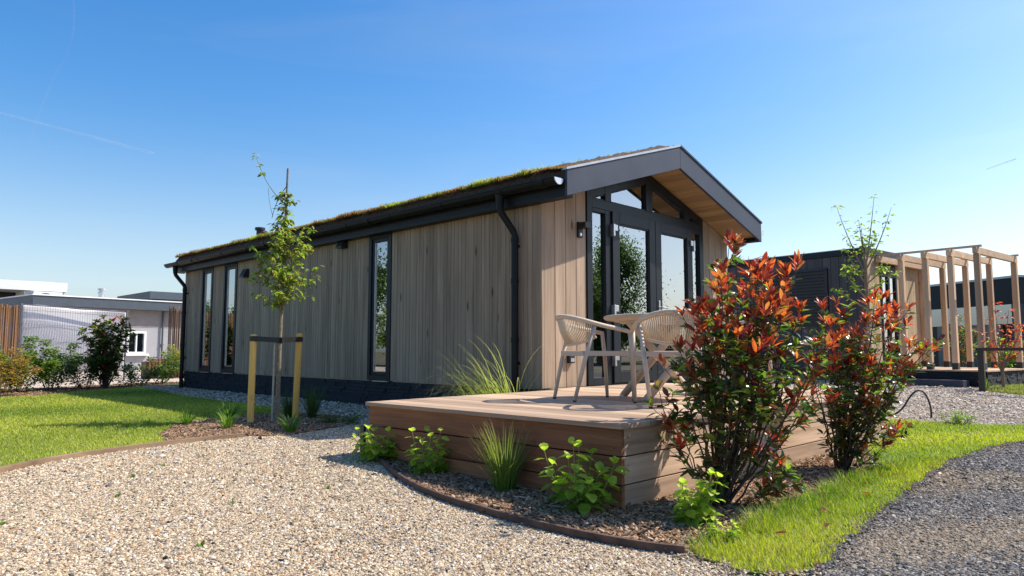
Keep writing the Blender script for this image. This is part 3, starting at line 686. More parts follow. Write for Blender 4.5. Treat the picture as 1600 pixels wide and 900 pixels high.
def downspout(yo, yd, name='downspout'):
    mb = MB()
    P = [(-0.222, yo, 2.13), (-0.222, yo, 1.98), (-0.21, yo+(yd-yo)*0.1, 1.93), (-0.085, yd-(yd-yo)*0.1, 1.73), (-0.07, yd, 1.68), (-0.07, yd, -0.42)]
    mb.tube(P, [0.055, 0.040, 0.038, 0.038, 0.038, 0.038], 14)
    for z in (1.66, 1.20, 0.55, -0.1): mb.tube([(-0.07, yd, z), (-0.07, yd, z-0.06)], 0.044, 14)
    for z in (1.55, 0.25): mb.box(-0.07, 0.0, yd-0.012, yd+0.012, z, z+0.03)
    mb.build(name, 'gutter', H, smooth=False)
downspout(0.42, 0.34); downspout(9.86, 9.72)
# ridge cap
MB().prism([(W/2-0.09, zt(W/2)-0.022), (W/2, zt(W/2)+0.012), (W/2+0.09, zt(W/2)-0.022)], 'y', Y0+0.06, Y1).build('ridge_cap', 'fascia', roof)
# side windows
for (a, b) in WIN:
    mb = MB(); z0, z1 = 0.0, 2.022; t = 0.065
    mb.box(-0.012, 0.07, a, a+t, z0, z1); mb.box(-0.012, 0.07, b-t, b, z0, z1); mb.box(-0.012, 0.07, a+t, b-t, z1-t, z1); mb.box(-0.012, 0.07, a+t, b-t, z0, z0+t)
    wf = mb.build('window', 'anth', H, bevel=0.003)
    s = 0.048; a2, b2, z2, z3 = a+t+0.002, b-t-0.002, z0+t+0.002, z1-t-0.002
    mb = MB(); mb.box(0.005, 0.06, a2, a2+s, z2, z3); mb.box(0.005, 0.06, b2-s, b2, z2, z3); mb.box(0.005, 0.06, a2+s, b2-s, z3-s, z3); mb.box(0.005, 0.06, a2+s, b2-s, z2, z2+s)
    mb.build('sash', 'anth', wf, bevel=0.003)
    MB().box(0.028, 0.034, a2+s-0.004, b2-s+0.004, z2+s-0.004, z3-s+0.004).build('pane', 'sideglass', wf)
    mb = MB(); e = 0.012
    mb.box(0.012, 0.027, a2+s, a2+s+e*0.5, z2+s, z3-s); mb.box(0.012, 0.027, b2-s-e, b2-s, z2+s, z3-s); mb.box(0.012, 0.027, a2+s, b2-s, z2+s, z2+s+e)
    mb.build('glazing_bead', 'steel', wf)
    MB().box(-0.03, 0.02, a+0.02, b-0.15, -0.016, -0.003).build('sill', 'trim', wf)
# glazed gable front
mb = MB(); ya, yb = -0.018, 0.075; fr = 0.10
xL, xR = 0.772, 3.428
def gf(x): return zb(x)+0.004
def post(x0, x1, z0, top=True):
    vs = [(x, y, z0) for x in (x0, x1) for y in (ya, yb)] + [(x, y, gf(x)) for x in (x0, x1) for y in (ya, yb)]
    mb.add(vs, [(0,1,3,2),(4,6,7,5),(0,4,5,1),(2,3,7,6),(0,2,6,4),(1,5,7,3)])
post(xL, xL+fr, 0); post(xR-fr, xR, 0)
mb.box(1.125, 1.232, ya, yb, 0, 2.09); mb.box(3.092, 3.10, ya, yb, 0, 2.09)
mb.box(xL+fr, xR-fr, ya+0.001, yb-0.001, 2.09, 2.20)
for x0, x1 in ((1.13, 1.25), (2.0, W/2), (W/2, 2.15), (2.93, 3.07)): post(x0, x1, 2.20)
for x0, x1 in ((xL+fr, 1.13), (1.25, 2.0), (2.15, 2.93), (3.07, xR-fr)):
    x1_ = x1; 
    mb.prism([(x0, zb(x0)-0.105), (x1_, zb(x1_)-0.105), (x1_, gf(x1_)), (x0, gf(x0))], 'y', ya+0.002, yb-0.002)
mb.box(xL+fr, 1.125, ya+0.001, yb-0.001, 0, 0.09); mb.box(3.10, xR-fr, ya+0.001, yb-0.001, 0, 0.09)
mb.box(xL+fr, 1.125, ya+0.001, yb-0.001, 2.045, 2.09); mb.box(3.10, xR-fr, ya+0.001, yb-0.001, 2.045, 2.09)
mb.box(1.232, 3.092, ya-0.012, yb-0.001, 0.0, 0.018)
gfr = mb.build('glazing_frame', 'anth', H, bevel=0.004)
def panes(name, poly):
    MB().prism(poly, 'y', 0.022, 0.030).build(name, 'glass', gfr)
q = 0.108
panes('pane', [(xL+fr, 0.09), (1.125, 0.09), (1.125, 2.045), (xL+fr, 2.045)])
panes('pane', [(3.10, 0.09), (xR-fr, 0.09), (xR-fr, 2.045), (3.10, 2.045)])
for x0, x1 in ((xL+fr, 1.13), (1.25, 2.0), (2.15, 2.93), (3.07, xR-fr)):
    panes('gable_pane', [(x0, 2.20), (x1, 2.20), (x1, zb(x1)-q+0.01), (x0, zb(x0)-q+0.01)])
    mb = MB(); b = 0.016; y0, y1 = -0.008, 0.021
    mb.prism([(x0, 2.20), (x1, 2.20), (x1, 2.20+b), (x0, 2.20+b)], 'y', y0, y1)
    mb.prism([(x0, zb(x0)-q-b), (x1, zb(x1)-q-b), (x1, zb(x1)-q), (x0, zb(x0)-q)], 'y', y0+0.001, y1-0.001)
    mb.build('glazing_bead', 'anth', gfr)
def door(x0, x1, hinge_left):
    mb = MB(); y0, y1 = -0.042, 0.03; s = 0.135; z0, z1 = 0.02, 2.088
    mb.box(x0, x0+s, y0, y1, z0, z1); mb.box(x1-s, x1, y0, y1, z0, z1); mb.box(x0+s, x1-s, y0, y1, z1-s, z1); mb.box(x0+s, x1-s, y0, y1, z0, z0+s)
    d = mb.build('door', 'anth', H, bevel=0.004)
    MB().box(x0+s-0.004, x1-s+0.004, -0.010, -0.003, z0+s-0.004, z1-s+0.004).build('pane', 'glass', d)
    mb = MB(); e = 0.014
    mb.box(x0+s, x0+s+e, -0.032, -0.0105, z0+s, z1-s); mb.box(x1-s-e, x1-s, -0.032, -0.0105, z0+s, z1-s); mb.box(x0+s+e, x1-s-e, -0.032, -0.0105, z1-s-e, z1-s); mb.box(x0+s+e, x1-s-e, -0.032, -0.0105, z0+s, z0+s+e)
    mb.build('glazing_bead', 'anth', d)
    xh = x0-0.002 if hinge_left else x1+0.002
    sg = 1 if hinge_left else -1
    for z in (0.22, 0.80, 1.78):
        mb = MB(); mb.box(min(xh-0.02*sg, xh+0.012*sg), max(xh-0.02*sg, xh+0.012*sg), -0.075, -0.019, z, z+0.15)
        mb.box(min(xh+0.013*sg, xh+0.075*sg), max(xh+0.013*sg, xh+0.075*sg), -0.068, -0.043, z+0.07, z+0.145)
        mb.build('hinge', 'steel', d, bevel=0.004)
    return d
door(1.238, 2.158, True); d2 = door(2.166, 3.086, False)
mb = MB(); mb.box(2.205, 2.24, -0.052, -0.043, 0.82, 1.05); mb.tube([(2.222, -0.05, 0.96), (2.222, -0.095, 0.96)], 0.010, 10); mb.tube([(2.222, -0.095, 0.96), (2.345, -0.095, 0.955)], 0.010, 10)
mb.build('handle', 'steel', d2, bevel=0.002)
# wall fittings on the house
mb = MB(); mb.box(0.60, 0.68, -0.03, 0.0, 1.70, 1.88); mb.box(0.60, 0.70, -0.13, -0.031, 1.80, 1.87)
wl = mb.build('wall_lamp', 'black', H, bevel=0.004)
MB().tube([(0.64, -0.02, 1.735), (0.64, -0.034, 1.735)], 0.018, 16).build('lamp_sensor', 'steel', wl)
for y0, z0 in ((7.0, 1.70), (3.83, 1.90)):
    MB().prism([(0.0, z0), (0.0, z0+0.15), (-0.045, z0+0.15), (-0.11, z0+0.02), (-0.11, z0)], 'y', y0, y0+0.16).build('wall_lamp', 'black', H, bevel=0.004)
mb = MB(); mb.box(0.41, 0.50, -0.045, 0.0, 0.265, 0.365); sk = mb.build('power_socket', 'black', H, bevel=0.005)
MB().box(0.425, 0.485, -0.050, -0.046, 0.28, 0.32).build('socket_flap', 'steel', sk)
mb = MB(); mb.tube([(0.95, 8.6, 2.45), (0.95, 8.6, 2.86)], 0.07, 16); mb.tube([(0.95, 8.6, 2.85), (0.95, 8.6, 2.90)], 0.10, 16); mb.tube([(0.95, 8.6, 2.75), (1.02, 8.45, 2.80)], 0.035, 10)
mb.build('vent_pipe', 'black', roof)
# curtains (inside, behind the panes)
def curtain(x0, x1, y, z0, z1, label, axis='x', off=0.0):
    n = max(16, int((x1-x0)*160)); V = []; 
    for z in (z0, z1):
        for i in range(n+1):
            t = i/n; a = x0+(x1-x0)*t; wv = 0.022*math.sin(t*(x1-x0)*75+off)+0.008*math.sin(t*91)
            V.append((a, y+wv, z) if axis == 'x' else (y+wv, a, z))
    F = [(i, i+1, n+2+i, n+1+i) for i in range(n)]
    mb = MB(); mb.add(V, F, 0.5); o = mb.build('curtain', 'curtain', None, smooth=True)
    so = o.modifiers.new('solid', 'SOLIDIFY'); so.thickness = 0.003
    return tag(o, label, 'curtain')
curtain(0.88, 1.06, 0.16, 0.03, 2.03, 'white curtain gathered behind the narrow pane left of the glass doors')
curtain(2.78, 3.02, 0.16, 0.03, 2.03, 'white curtain gathered behind the right glass door', off=1)
curtain(8.78, 8.98, 0.20, 0.03, 2.0, 'white curtain behind the narrow window nearest the far house corner', 'y')
curtain(7.62, 7.88, 0.20, 0.03, 2.0, 'white curtain behind the narrow window second from the far house corner', 'y', 2)

# ================================================================== DECK
D = thing('wooden_deck', (-0.7, -1.5, -0.02), 'raised wooden deck with board sides in front of the glazed gable', 'deck')
DX0, DX1, DY0, DY1 = -2.43, 2.1, -2.785, -0.30
mb = MB(); x = DX0; i = 0
while x < DX1-0.05:
    x1 = min(x+0.141, DX1); yb_ = DY1+0.06*max(0, (x-DX0)/2.43) if x < -0.08 else -0.058
    yb_ = min(yb_, -0.058) if x > -0.6 else yb_
    z = random.uniform(-0.0015, 0.0)
    mb.box(x, x1, DY0+random.uniform(-0.003, 0.003), yb_, -0.028+z, z); x = x1+0.005; i += 1
mb.build('decking_boards', 'decktop', D, bevel=0.003)
mb = MB(); 
for k in range(3):
    z1 = -0.03-k*0.157; z0 = z1-0.150
    mb.box(DX0+0.025, DX0+0.053, DY0+0.02, DY1-0.02, z0, z1)
mb.build('side_boards', 'deckside_shade', D, bevel=0.003)
mb = MB()
for k in range(3):
    z1 = -0.0305-k*0.157; z0 = z1-0.150; xx = DX0+0.056
    for xe_ in (0.9, DX1-0.03):
        mb.box(xx, xe_-0.004, DY0+0.022+0.002*k, DY0+0.050, z0, z1); xx = xe_
mb.build('front_boards', 'deckside_lit', D, bevel=0.003)
MB().box(DX0+0.10, DX1-0.1, DY0+0.10, DY1-0.10, -0.55, -0.032).build('frame', 'black', D)
sc0 = None
for k in range(2):
    for dz in (0.05, 0.11):
        for p in ((DX0+0.0245, DY0+0.07), (DX0+0.09, DY0+0.0215+.002*k)):
            if sc0 is None: sc0 = MB().lathe([(0.001, -.002), (.0042, -.001), (.0042, .001), (.001, .002)], seg=10).build('screw', 'gutter', D, local=True); o = sc0
            else: o = sc0.copy(); COL.objects.link(o)
            o.location = Vector((p[0], p[1], -0.03-k*0.157-dz))-D.location
mb = MB(); mb.box(-2.43, -2.405, -0.285, -0.235, gzf(-2.4,-.3)-0.05, gzf(-2.4,-.3)+0.24)
tag(mb.build('post', 'black', bevel=0.004), 'small black post stub at the left back corner of the deck', 'post')

# ================================================================== TABLE AND CHAIRS
def chair(loc, rz, label, group):
    t = thing('garden_chair', loc, label, 'chair', group, rz)
    for s in (-1, 1):
        o = MB().tube([(0.24, s*0.235, 0.012), (0.225, s*0.245, 0.36), (0.205, s*0.25, 0.555)], [0.014, 0.018, 0.017], 12).build('leg', 'chair', t, smooth=True, local=True)
        MB().tube([(0.24, s*0.235, 0), (0.24, s*0.235, 0.012)], 0.0145, 12).build('foot_cap', 'black', o, local=True)
        o = MB().tube([(-0.27, s*0.205, 0.012), (-0.19, s*0.228, 0.33), (-0.11, s*0.248, 0.60)], [0.014, 0.018, 0.014], 12).build('leg', 'chair', t, smooth=True, local=True)
        MB().tube([(-0.271, s*0.205, 0), (-0.27, s*0.205, 0.012)], 0.0145, 12).build('foot_cap', 'black', o, local=True)
    mb = MB()
    for s in (-1, 1): mb.box(-0.185, 0.225, s*0.232-0.012, s*0.232+0.012, 0.362, 0.402)
    mb.box(0.212, 0.236, -0.22, 0.22, 0.362, 0.402); mb.box(-0.205, -0.181, -0.22, 0.22, 0.362, 0.402)
    mb.build('seat_frame', 'chair', t, bevel=0.005, local=True)
    mb = MB()
    for i in range(27): 
        x = -0.175+i*0.0145; mb.tube([(x, -0.218, 0.397), (x, 0, 0.392), (x, 0.218, 0.397)], 0.0062, 6)
    mb.build('seat', 'rope', t, smooth=True, local=True)
    rail = smoothp([(0.215, -0.25, 0.555), (0.12, -0.262, 0.575), (-0.05, -0.268, 0.605), (-0.21, -0.225, 0.65), (-0.295, -0.10, 0.68), (-0.305, 0.0, 0.683), (-0.295, 0.10, 0.68), (-0.21, 0.225, 0.65), (-0.05, 0.268, 0.605), (0.12, 0.262, 0.575), (0.215, 0.25, 0.555)], 2)
    MB().tube(rail, 0.018, 10).build('top_rail', 'rope', t, smooth=True, local=True)
    low = smoothp([(-0.09, -0.232, 0.515), (-0.16, -0.18, 0.475), (-0.22, -0.08, 0.455), (-0.225, 0.0, 0.452), (-0.22, 0.08, 0.455), (-0.16, 0.18, 0.475), (-0.09, 0.232, 0.515)], 2)
    MB().tube(low, 0.011, 8).build('lower_rail', 'rope', t, smooth=True, local=True)
    def at(path, f):
        path = np.array(path); d = np.r_[0, np.cumsum(np.linalg.norm(np.diff(path, axis=0), axis=1))]; return np.array([np.interp(f*d[-1], d, path[:, k]) for k in range(3)])
    mb = MB(); n = 40
    for i in range(n):
        f = (i+0.5)/n; a = at(low, f); b = at(rail, 0.245+0.51*f)
        m = (a+b)/2+np.array([-0.012, 0, -0.005]); mb.tube([a, m, b], 0.0052, 6)
    mb.build('backrest', 'rope', t, smooth=True, local=True)
    return t
CG = 'cream rope chairs on the deck'
c1 = chair((-0.96, -1.45, 0), math.atan2(-0.44, 0.90), 'cream rope-back chair nearest the downspout, seen from its side left of the table', None)
c2 = dup(c1, (-1.07, -2.26, 0), math.atan2(0.69, 0.72), 'cream rope-back chair in front of the table with its back to the lane')
c3 = dup(c1, (0.55, -1.95, 0), math.atan2(0.1, -1), 'cream rope-back chair mostly hidden behind the tall red-leaved shrub')
TB = thing('round_table', (-0.40, -1.83, 0), 'round tan garden table with crossed tube legs between the chairs on the deck', 'table')
MB().lathe([(0.46, 0.652), (0.545, 0.668), (0.56, 0.684), (0.555, 0.698), (0.54, 0.702)], seg=64).build('tabletop', 'table', TB, smooth=False, bevel=0, local=True)
for k in range(4):
    a = rad(187+90*k); b = a+rad(135)
    leg = MB().tube([(0.45*math.cos(a), 0.45*math.sin(a), 0.012), (0.36*math.cos(b), 0.36*math.sin(b), 0.655)], 0.033, 16)
    o = leg.build('leg', 'chair', TB, smooth=True, local=True)
    MB().tube([(0.45*math.cos(a), 0.45*math.sin(a), 0), (0.45*math.cos(a), 0.45*math.sin(a), 0.014)], 0.038, 16).build('foot_cap', 'steel', o, local=True)
MB().lathe([(0.42, 0.640), (0.42, 0.651)], seg=40).build('apron', 'chair', TB, local=True)

# ================================================================== PLANTS
GREEN = [(0.05,0.10,0.027),(0.085,0.145,0.034),(0.14,0.20,0.042),(0.045,0.075,0.03)]
YGREEN = [(0.24,0.28,0.04),(0.18,0.24,0.04)]
REDS = [(0.50,0.055,0.03),(0.56,0.11,0.04),(0.28,0.03,0.03),(0.54,0.18,0.07),(0.20,0.035,0.035)]
BRONZE = [(0.15,0.04,0.03),(0.20,0.08,0.035),(0.26,0.14,0.04),(0.10,0.045,0.035)]
def photinia(name, base, targets, label, group, redness=1.0, scale=1.0, density=1.0, spread=0.28, leafL=0.074, redh=0.6, extra_low=()):
    base = np.array(base, float); t = thing(name, base, label, 'shrub', group)
    mb = MB(); P, Dd, U, Ls, Ws, Cs = [], [], [], [], [], []
    hmax = max(h for _, h, *_ in targets)
    def leaf(p, d, young, hf):
        up = np.array([RNG.normal(0, .45), RNG.normal(0, .45), 1.0])
        P.append(p); Dd.append(d); U.append(up); l = leafL*scale*RNG.uniform(0.65, 1.15)
        Ls.append(l); 
        if young: c = REDS[RNG.integers(5)]; l *= 1.12; Ls[-1] = l; Ws.append(l*RNG.uniform(0.24, 0.33))
        else:
            r = RNG.random()
            c = GREEN[RNG.integers(4)] if r < 0.50 else (YGREEN[RNG.integers(2)] if r < 0.70 else BRONZE[RNG.integers(len(BRONZE))]); Ws.append(l*RNG.uniform(0.36, 0.48))
        Cs.append(np.array(c)*RNG.uniform(0.75, 1.2))
    def whorl(p, d, young, n, hf):
        d = d/np.linalg.norm(d)
        for k in range(n):
            a = 2.4*k+RNG.uniform(0, .6); e1 = np.cross(d, [0.3, 0.5, 0.8]); e1 /= np.linalg.norm(e1); e2 = np.cross(d, e1)
            sp = RNG.uniform(0.45, 1.1) if young else RNG.uniform(0.8, 1.7)
            leaf(p-d*0.012*RNG.integers(0, 4), d+sp*(e1*math.cos(a)+e2*math.sin(a)) + np.array([0,0,0.15 if young else -0.1]), young, hf)
    for T in targets:
        lat, h = T[0], T[1]; dp = T[2] if len(T) > 2 else RNG.uniform(-spread, spread)
        tip = base+RH*lat+FH*dp+np.array([0, 0, h])
        st = base+RH*RNG.uniform(-.03, .03)+FH*RNG.uniform(-.03, .03)+np.array([0, 0, -.05])
        ctrl = base+(RH*lat+FH*dp)*RNG.uniform(0.35, 0.75)+np.array([0, 0, h*RNG.uniform(0.35, 0.55)])
        c = qbez(st, ctrl, tip, 14); c[2:-1] += RNG.normal(0, 0.008*scale, (11, 3))
        rr = np.linspace(0.0072*min(1.2, h+0.35), 0.0018, 14)*scale**0.5; mb.tube(c, list(rr), 6)
        seg = np.diff(c, axis=0)
        hf = h/hmax
        topyoung = RNG.random() < (0.92 if hf > redh else 0.45)*redness
        whorl(c[-1], seg[-1], topyoung, RNG.integers(8, 13), hf)
        for q in range(3 if hf > redh else 1):
            p = c[RNG.integers(8, 13)]; a = RNG.uniform(0, 2*math.pi); o = RH*math.cos(a)+FH*math.sin(a); ln = RNG.uniform(.07,.15)*scale
            e = p+o*ln*.6+np.array([0,0,ln*.8]); sc = qbez(p, p+o*ln*.5, e, 5); mb.tube(sc, list(np.linspace(.003,.0014,5)*scale), 4)
            whorl(e, sc[-1]-sc[-2], RNG.random() < redness*(0.9 if hf > redh else .4), RNG.integers(7, 11), hf)
        for i in range(3, 13):
            p = c[i]; d = seg[i]/np.linalg.norm(seg[i]); zf = (p[2]-base[2])/hmax
            dens = density*(0.30 if zf < 0.25 else (0.66 if zf < 0.5 else 0.90))
            if RNG.random() < dens:
                a = RNG.uniform(0, 2*math.pi); o = RH*math.cos(a)+FH*math.sin(a)
                leaf(p, o+d*0.3+np.array([0,0,RNG.uniform(-.3,.3)]), False, zf)
            for _ in range(2):
                if RNG.random() < dens*0.68:
                    a = RNG.uniform(0, 2*math.pi); o = RH*math.cos(a)+FH*math.sin(a)
                    ln = RNG.uniform(0.06, 0.17)*scale
                    e = p+(o*0.75+d*0.6+np.array([0,0,0.25]))*ln
                    sc = qbez(p, p+o*ln*0.5, e, 5); mb.tube(sc, [0.003*scale, 0.0025*scale, 0.002*scale, 0.0018*scale, 0.0012*scale], 4)
                    for q in sc[1:-1]:
                        a2 = RNG.uniform(0, 2*math.pi); leaf(q, RH*math.cos(a2)+FH*math.sin(a2)+np.array([0,0,RNG.uniform(-.5,.4)]), False, zf)
                    whorl(e, sc[-1]-sc[-2], RNG.random() < redness*(0.75 if zf > redh else 0.13), RNG.integers(5, 9), zf)
    mb.build('branches', 'stem', t)
    link('foliage', leaves_mesh('foliage', P, Dd, U, Ls, Ws, np.array(Cs)), 'leaf', t)
    print(name, len(P)); return t
B1 = (-1.93, -3.09, -0.48)
tg1 = [(.10,1.52,0.),(.15,1.42,.05),(.22,1.36),(.30,1.36),(.38,1.34),(.50,1.40),(.46,1.28),(.56,1.15),(.52,1.05),(.57,.92),(.48,.85),(.52,.66),(.43,.55),
       (-.02,1.26),(.05,1.30),(-.10,1.14),(-.12,1.02),(-.20,.90),(-.24,.80),(-.29,.68),(-.26,.50),(-.27,.38),(.10,1.18),(.2,1.2),(.3,1.15),(.38,1.08),(.12,1.0),(.25,.95),(.0,.98),(.35,.9),(.05,.85),(.42,.15,-.1),(.36,.22,-.12),(.30,.3),(.2,.75),(-.1,.75),(.40,.75)]
photinia('photinia_shrub', B1, tg1, 'tall red-tipped shrub in front of the deck corner, the nearer of the two big ones', None, density=1.0)
B2 = (-0.22, -3.14, -0.48)
tg2 = [(-.12,1.08),(-.02,1.22),(.10,1.25),(.2,1.22),(.3,1.30),(.38,1.2),(.46,1.28),(.54,1.05),(.55,.92),(.5,.8),(.46,.65),(-.2,.95),(-.16,.8),(-.08,.7),(.02,.95),(.12,1.0),(.22,.98),(.32,1.0),(.4,.92),(.1,.8),(.25,.8),(.35,.72),(.38,.55),(.30,.28,-.15),(.36,.3,-.12),(.25,.22,-.18),(.0,.55),(-.12,.5),(.15,.6),(.28,.6)]
photinia('photinia_shrub', B2, tg2, 'red-tipped shrub standing between the taller red shrub and the lane verge', None, density=1.0, scale=0.95, redh=0.7)
B3 = (-1.12, 10.9, -0.36)
tg3 = [(RNG.uniform(-.45,.5), RNG.uniform(.5,1.4)) for _ in range(34)] + [(.0,1.45),(.25,1.4),(-.1,1.3),(.4,1.25)]
photinia('photinia_shrub', B3, tg3, 'dark bronze-leaved shrub in front of the white tarpaulin fence', None, redness=0.12, scale=1.1, density=0.8, redh=0.8, leafL=0.09)

def shrub(name, base, wd, h, label, cols, n=900, L=0.05, depth=None, gap=0.0, mat='softleaf', group=None, stems=14):
    base = np.array(base, float); t = thing(name, base, label, 'shrub', group); mb = MB(); depth = depth or wd
    P, Dd, U, Ls, Ws, Cs = [], [], [], [], [], []
    k = max(10, n//stems)
    for s in range(stems):
        a = RNG.uniform(0, 2*math.pi); rr = math.sqrt(RNG.random()); hh = h*RNG.uniform(0.6, 1.05)*(1-0.25*rr)
        off = RH*math.cos(a)*rr*wd/2+FH*math.sin(a)*rr*depth/2
        c = qbez(base+off*0.15+np.array([0,0,-.03]), base+off*0.6+np.array([0,0,hh*0.6]), base+off+np.array([0,0,hh]), 10)
        mb.tube(c, list(np.linspace(0.006, 0.0015, 10)), 5)
        for j in range(k):
            i = 2+int(8*RNG.random()**0.7) if RNG.random() > 0.15 else 9; i = min(i, 9)
            a2 = RNG.uniform(0, 2*math.pi); o = RH*math.cos(a2)+FH*math.sin(a2)
            P.append(c[i]+o*RNG.uniform(0, 0.10)*min(1, wd)+np.array([0,0,RNG.uniform(-.05,.05)])); Dd.append(o+np.array([0,0,RNG.uniform(-.5,.9)])); U.append((RNG.normal(0,.5),RNG.normal(0,.5),1))
            l = L*RNG.uniform(.6,1.2); Ls.append(l); Ws.append(l*.5); Cs.append(np.array(cols[RNG.integers(len(cols))])*RNG.uniform(.75,1.2))
    mb.build('branches', 'stem', t); link('foliage', leaves_mesh('foliage', P, Dd, U, Ls, Ws, np.array(Cs)), mat, t); return t
MID = [(0.09,0.145,0.03),(0.13,0.20,0.04),(0.20,0.26,0.055)]
shrub('low_shrub', (-3.15,9.1,-.36), 1.1, 0.8, 'yellow and orange leaved shrub at the left end of the lawn', [(0.34,0.23,0.05),(0.40,0.20,0.05),(0.2,0.22,0.05),(0.3,0.12,0.04)], 2800, .05)
shrub('low_shrub', (-2.75,10.3,-.36), 1.2, 1.02, 'bushy green shrub next to the yellow shrub in front of the reed screen', MID, 4200, .06)
shrub('low_shrub', (-2.1,10.75,-.36), 1.25, 1.02, 'loose green shrub with upright shoots under the white tarpaulin', MID+[(0.19,0.24,0.06)], 4200, .06)
shrub('low_shrub', (-1.5,10.8,-.36), 1.0, 0.66, 'dark green low shrub left of the bronze-leaved shrub', GREEN, 1900, .055)
shrub('low_shrub', (-0.5,11.2,-.36), 1.0, 0.5, 'dark green low shrub right of the bronze-leaved shrub', GREEN, 1500, .055)
shrub('low_shrub', (0.35,12.0,-.36), 0.85, 0.72, 'sparse green shrub beside the far corner of the house', GREEN+MID, 1000, .07, stems=12)
shrub('low_shrub', (1.9,15.2,-.3), 0.95, 0.95, 'sunlit yellow-green shrub behind the picket planter', [(0.28,0.33,0.05),(0.22,0.28,0.05),(0.35,0.22,0.07)], 2200, .06)

def hydrangea(base, h, wd, label, n=5, L=0.075):
    wd = wd*1.25
    base = np.array(base, float); t = thing('leafy_plant', base, label, 'plant', None); mb = MB(); P, Dd, U, Ls, Ws, Cs = [], [], [], [], [], []
    for s in range(int(n*1.7)):
        a = RNG.uniform(0, 6.28); r = RNG.uniform(0.15, 1)*wd/2; hh = h*RNG.uniform(0.4, 1.0)
        off = RH*math.cos(a)*r+FH*math.sin(a)*r*0.7
        c = qbez(base+off*0.2+np.array([0,0,-.02]), base+off*0.8+np.array([0,0,hh*0.5]), base+off+np.array([0,0,hh]), 8); mb.tube(c, list(np.linspace(.004,.002,8)), 5)
        for i in range(2, 8):
            a0 = i*1.57+RNG.uniform(-.3,.3)
            for q in (0, math.pi):
                o = RH*math.cos(a0+q)+FH*math.sin(a0+q); top = i/7
                P.append(c[i]+o*.008); Dd.append(o+np.array([0,0,RNG.uniform(-.35,.15)+(0.9 if i == 7 else 0)])); U.append((RNG.normal(0,.25),RNG.normal(0,.25),1))
                l = L*RNG.uniform(.75,1.2)*(1.05-0.45*top); Ls.append(l); Ws.append(l*.68)
                c_ = np.array((0.17,0.29,0.035))*(1-top)+np.array((0.42,0.50,0.06))*top; Cs.append(c_*RNG.uniform(.8,1.15))
    mb.build('stems', 'greenstem', t); link('leaves', leaves_mesh('leaves', P, Dd, U, Ls, Ws, np.array(Cs), curl=.35), 'softleaf', t)
hydrangea((-2.46,-0.62,-.44), .30, .44, 'light green leafy plant under the far end of the deck side', 8, .11)
hydrangea((-2.52,-1.22,-.45), .32, .34, 'light green leafy plant between the far plant and the grass clump along the deck', 6, .09)
hydrangea((-2.60,-2.62,-.47), .40, .44, 'large-leaved green plant by the deck side next to the front corner', 6, .115)
hydrangea((-2.42,-3.22,-.48), .27, .34, 'dense light green plant at the foot of the tall red shrub', 9, .08)
hydrangea((-2.62,-3.46,-.48), .12, .16, 'small yellow-green plant at the end of the rusty edging', 6, .045)

def tuft(base, h, wd, n, label, col, name='grass_clump', droop=0.6, width=.005, bias=None, tipcol=None, cat='grass clump', group=None, foot=None):
    base = np.array(base, float); V, F, C = [], [], []; K = 10; foot = wd*.2 if foot is None else foot
    spread = math.atan2(wd, h)
    for j in range(n):
        a = RNG.uniform(0, 6.28); d = np.array([math.cos(a), math.sin(a), 0])
        if bias is not None: d = d*0.7+np.array(bias)*RNG.uniform(0.3, 1.2)
        d /= np.linalg.norm(d)
        ln = h*RNG.uniform(.6, 1.15); th0 = spread*RNG.uniform(.02, .75); th1 = th0+droop*RNG.uniform(.3, 1.3)*1.7
        p = base+np.array([math.cos(a), math.sin(a), 0])*foot*math.sqrt(RNG.random()); side = np.cross(d, [0,0,1.])
        cc = np.array(col[RNG.integers(len(col))])*RNG.uniform(.75, 1.2); b = len(V)
        for k in range(K):
            t_ = k/(K-1); th = th0+(th1-th0)*t_**1.6
            if k: p = p+(d*math.sin(th)+np.array([0,0,math.cos(th)]))*ln/(K-1)
            w_ = width*(1-t_**2*.9)/2
            V += [p-side*w_, p+side*w_]; c_ = cc if tipcol is None else cc*(1-t_**2)+np.array(tipcol)*t_**2; C += [c_, c_]
        F += [(b+2*k, b+2*k+1, b+2*k+3, b+2*k+2) for k in range(K-1)]
    o = link(name, mesh_np(name, np.array(V), [np.array(F)], col=np.array(C)), 'grass')
    return tag(o, label, cat, group)
tuft((-2.53,-1.98,-.46), .42, .26, 320, 'upright green ornamental grass clump in the bed midway along the deck side', [(0.15,0.25,0.04),(0.20,0.29,0.045),(0.11,0.18,0.035)], droop=.28, foot=.06, width=.0042, tipcol=(0.28,0.25,0.09))
tuft((-2.55,-1.93,-.46), .42, .75, 22, 'loose arching straw-tipped grass blades around the upright grass clump', [(0.26,0.28,0.09)], droop=.8, width=.004, foot=.05)
tuft((-0.55,0.14,-.38), 1.06, .40, 230, 'arching pale ornamental grass behind the deck at the foot of the downspout', [(0.26,0.31,0.05),(0.33,0.34,0.09),(0.17,0.22,0.045)], droop=1.5, width=.009, bias=(-1.0,.85,0), tipcol=(0.55,0.48,0.28), foot=.26)
for (x, y, h, lb) in ((-2.67,2.63,.20,'daylily clump at the lawn side of the tree bed, leftmost of three'), (-2.50,2.05,.24,'upright daylily clump in the tree bed nearest the wooden edging'), (-2.18,2.70,.26,'daylily clump beside the left tree stake'), (-2.18,1.35,.24,'daylily clump below the right tree stake at the gravel edge')):
    tuft((x, y, gzf(x, y)), h, .20, 60, 'green '+lb, [(0.10,0.19,0.03),(0.16,0.26,0.04)], name='daylily', droop=.75, width=.012, cat='plant')
tuft((-1.35,2.38,-.39), .42, .22, 260, 'dark fine grass clump in the house shadow right of the tree stakes', [(0.05,0.10,0.025),(0.07,0.12,0.03)], droop=.4, width=.004)
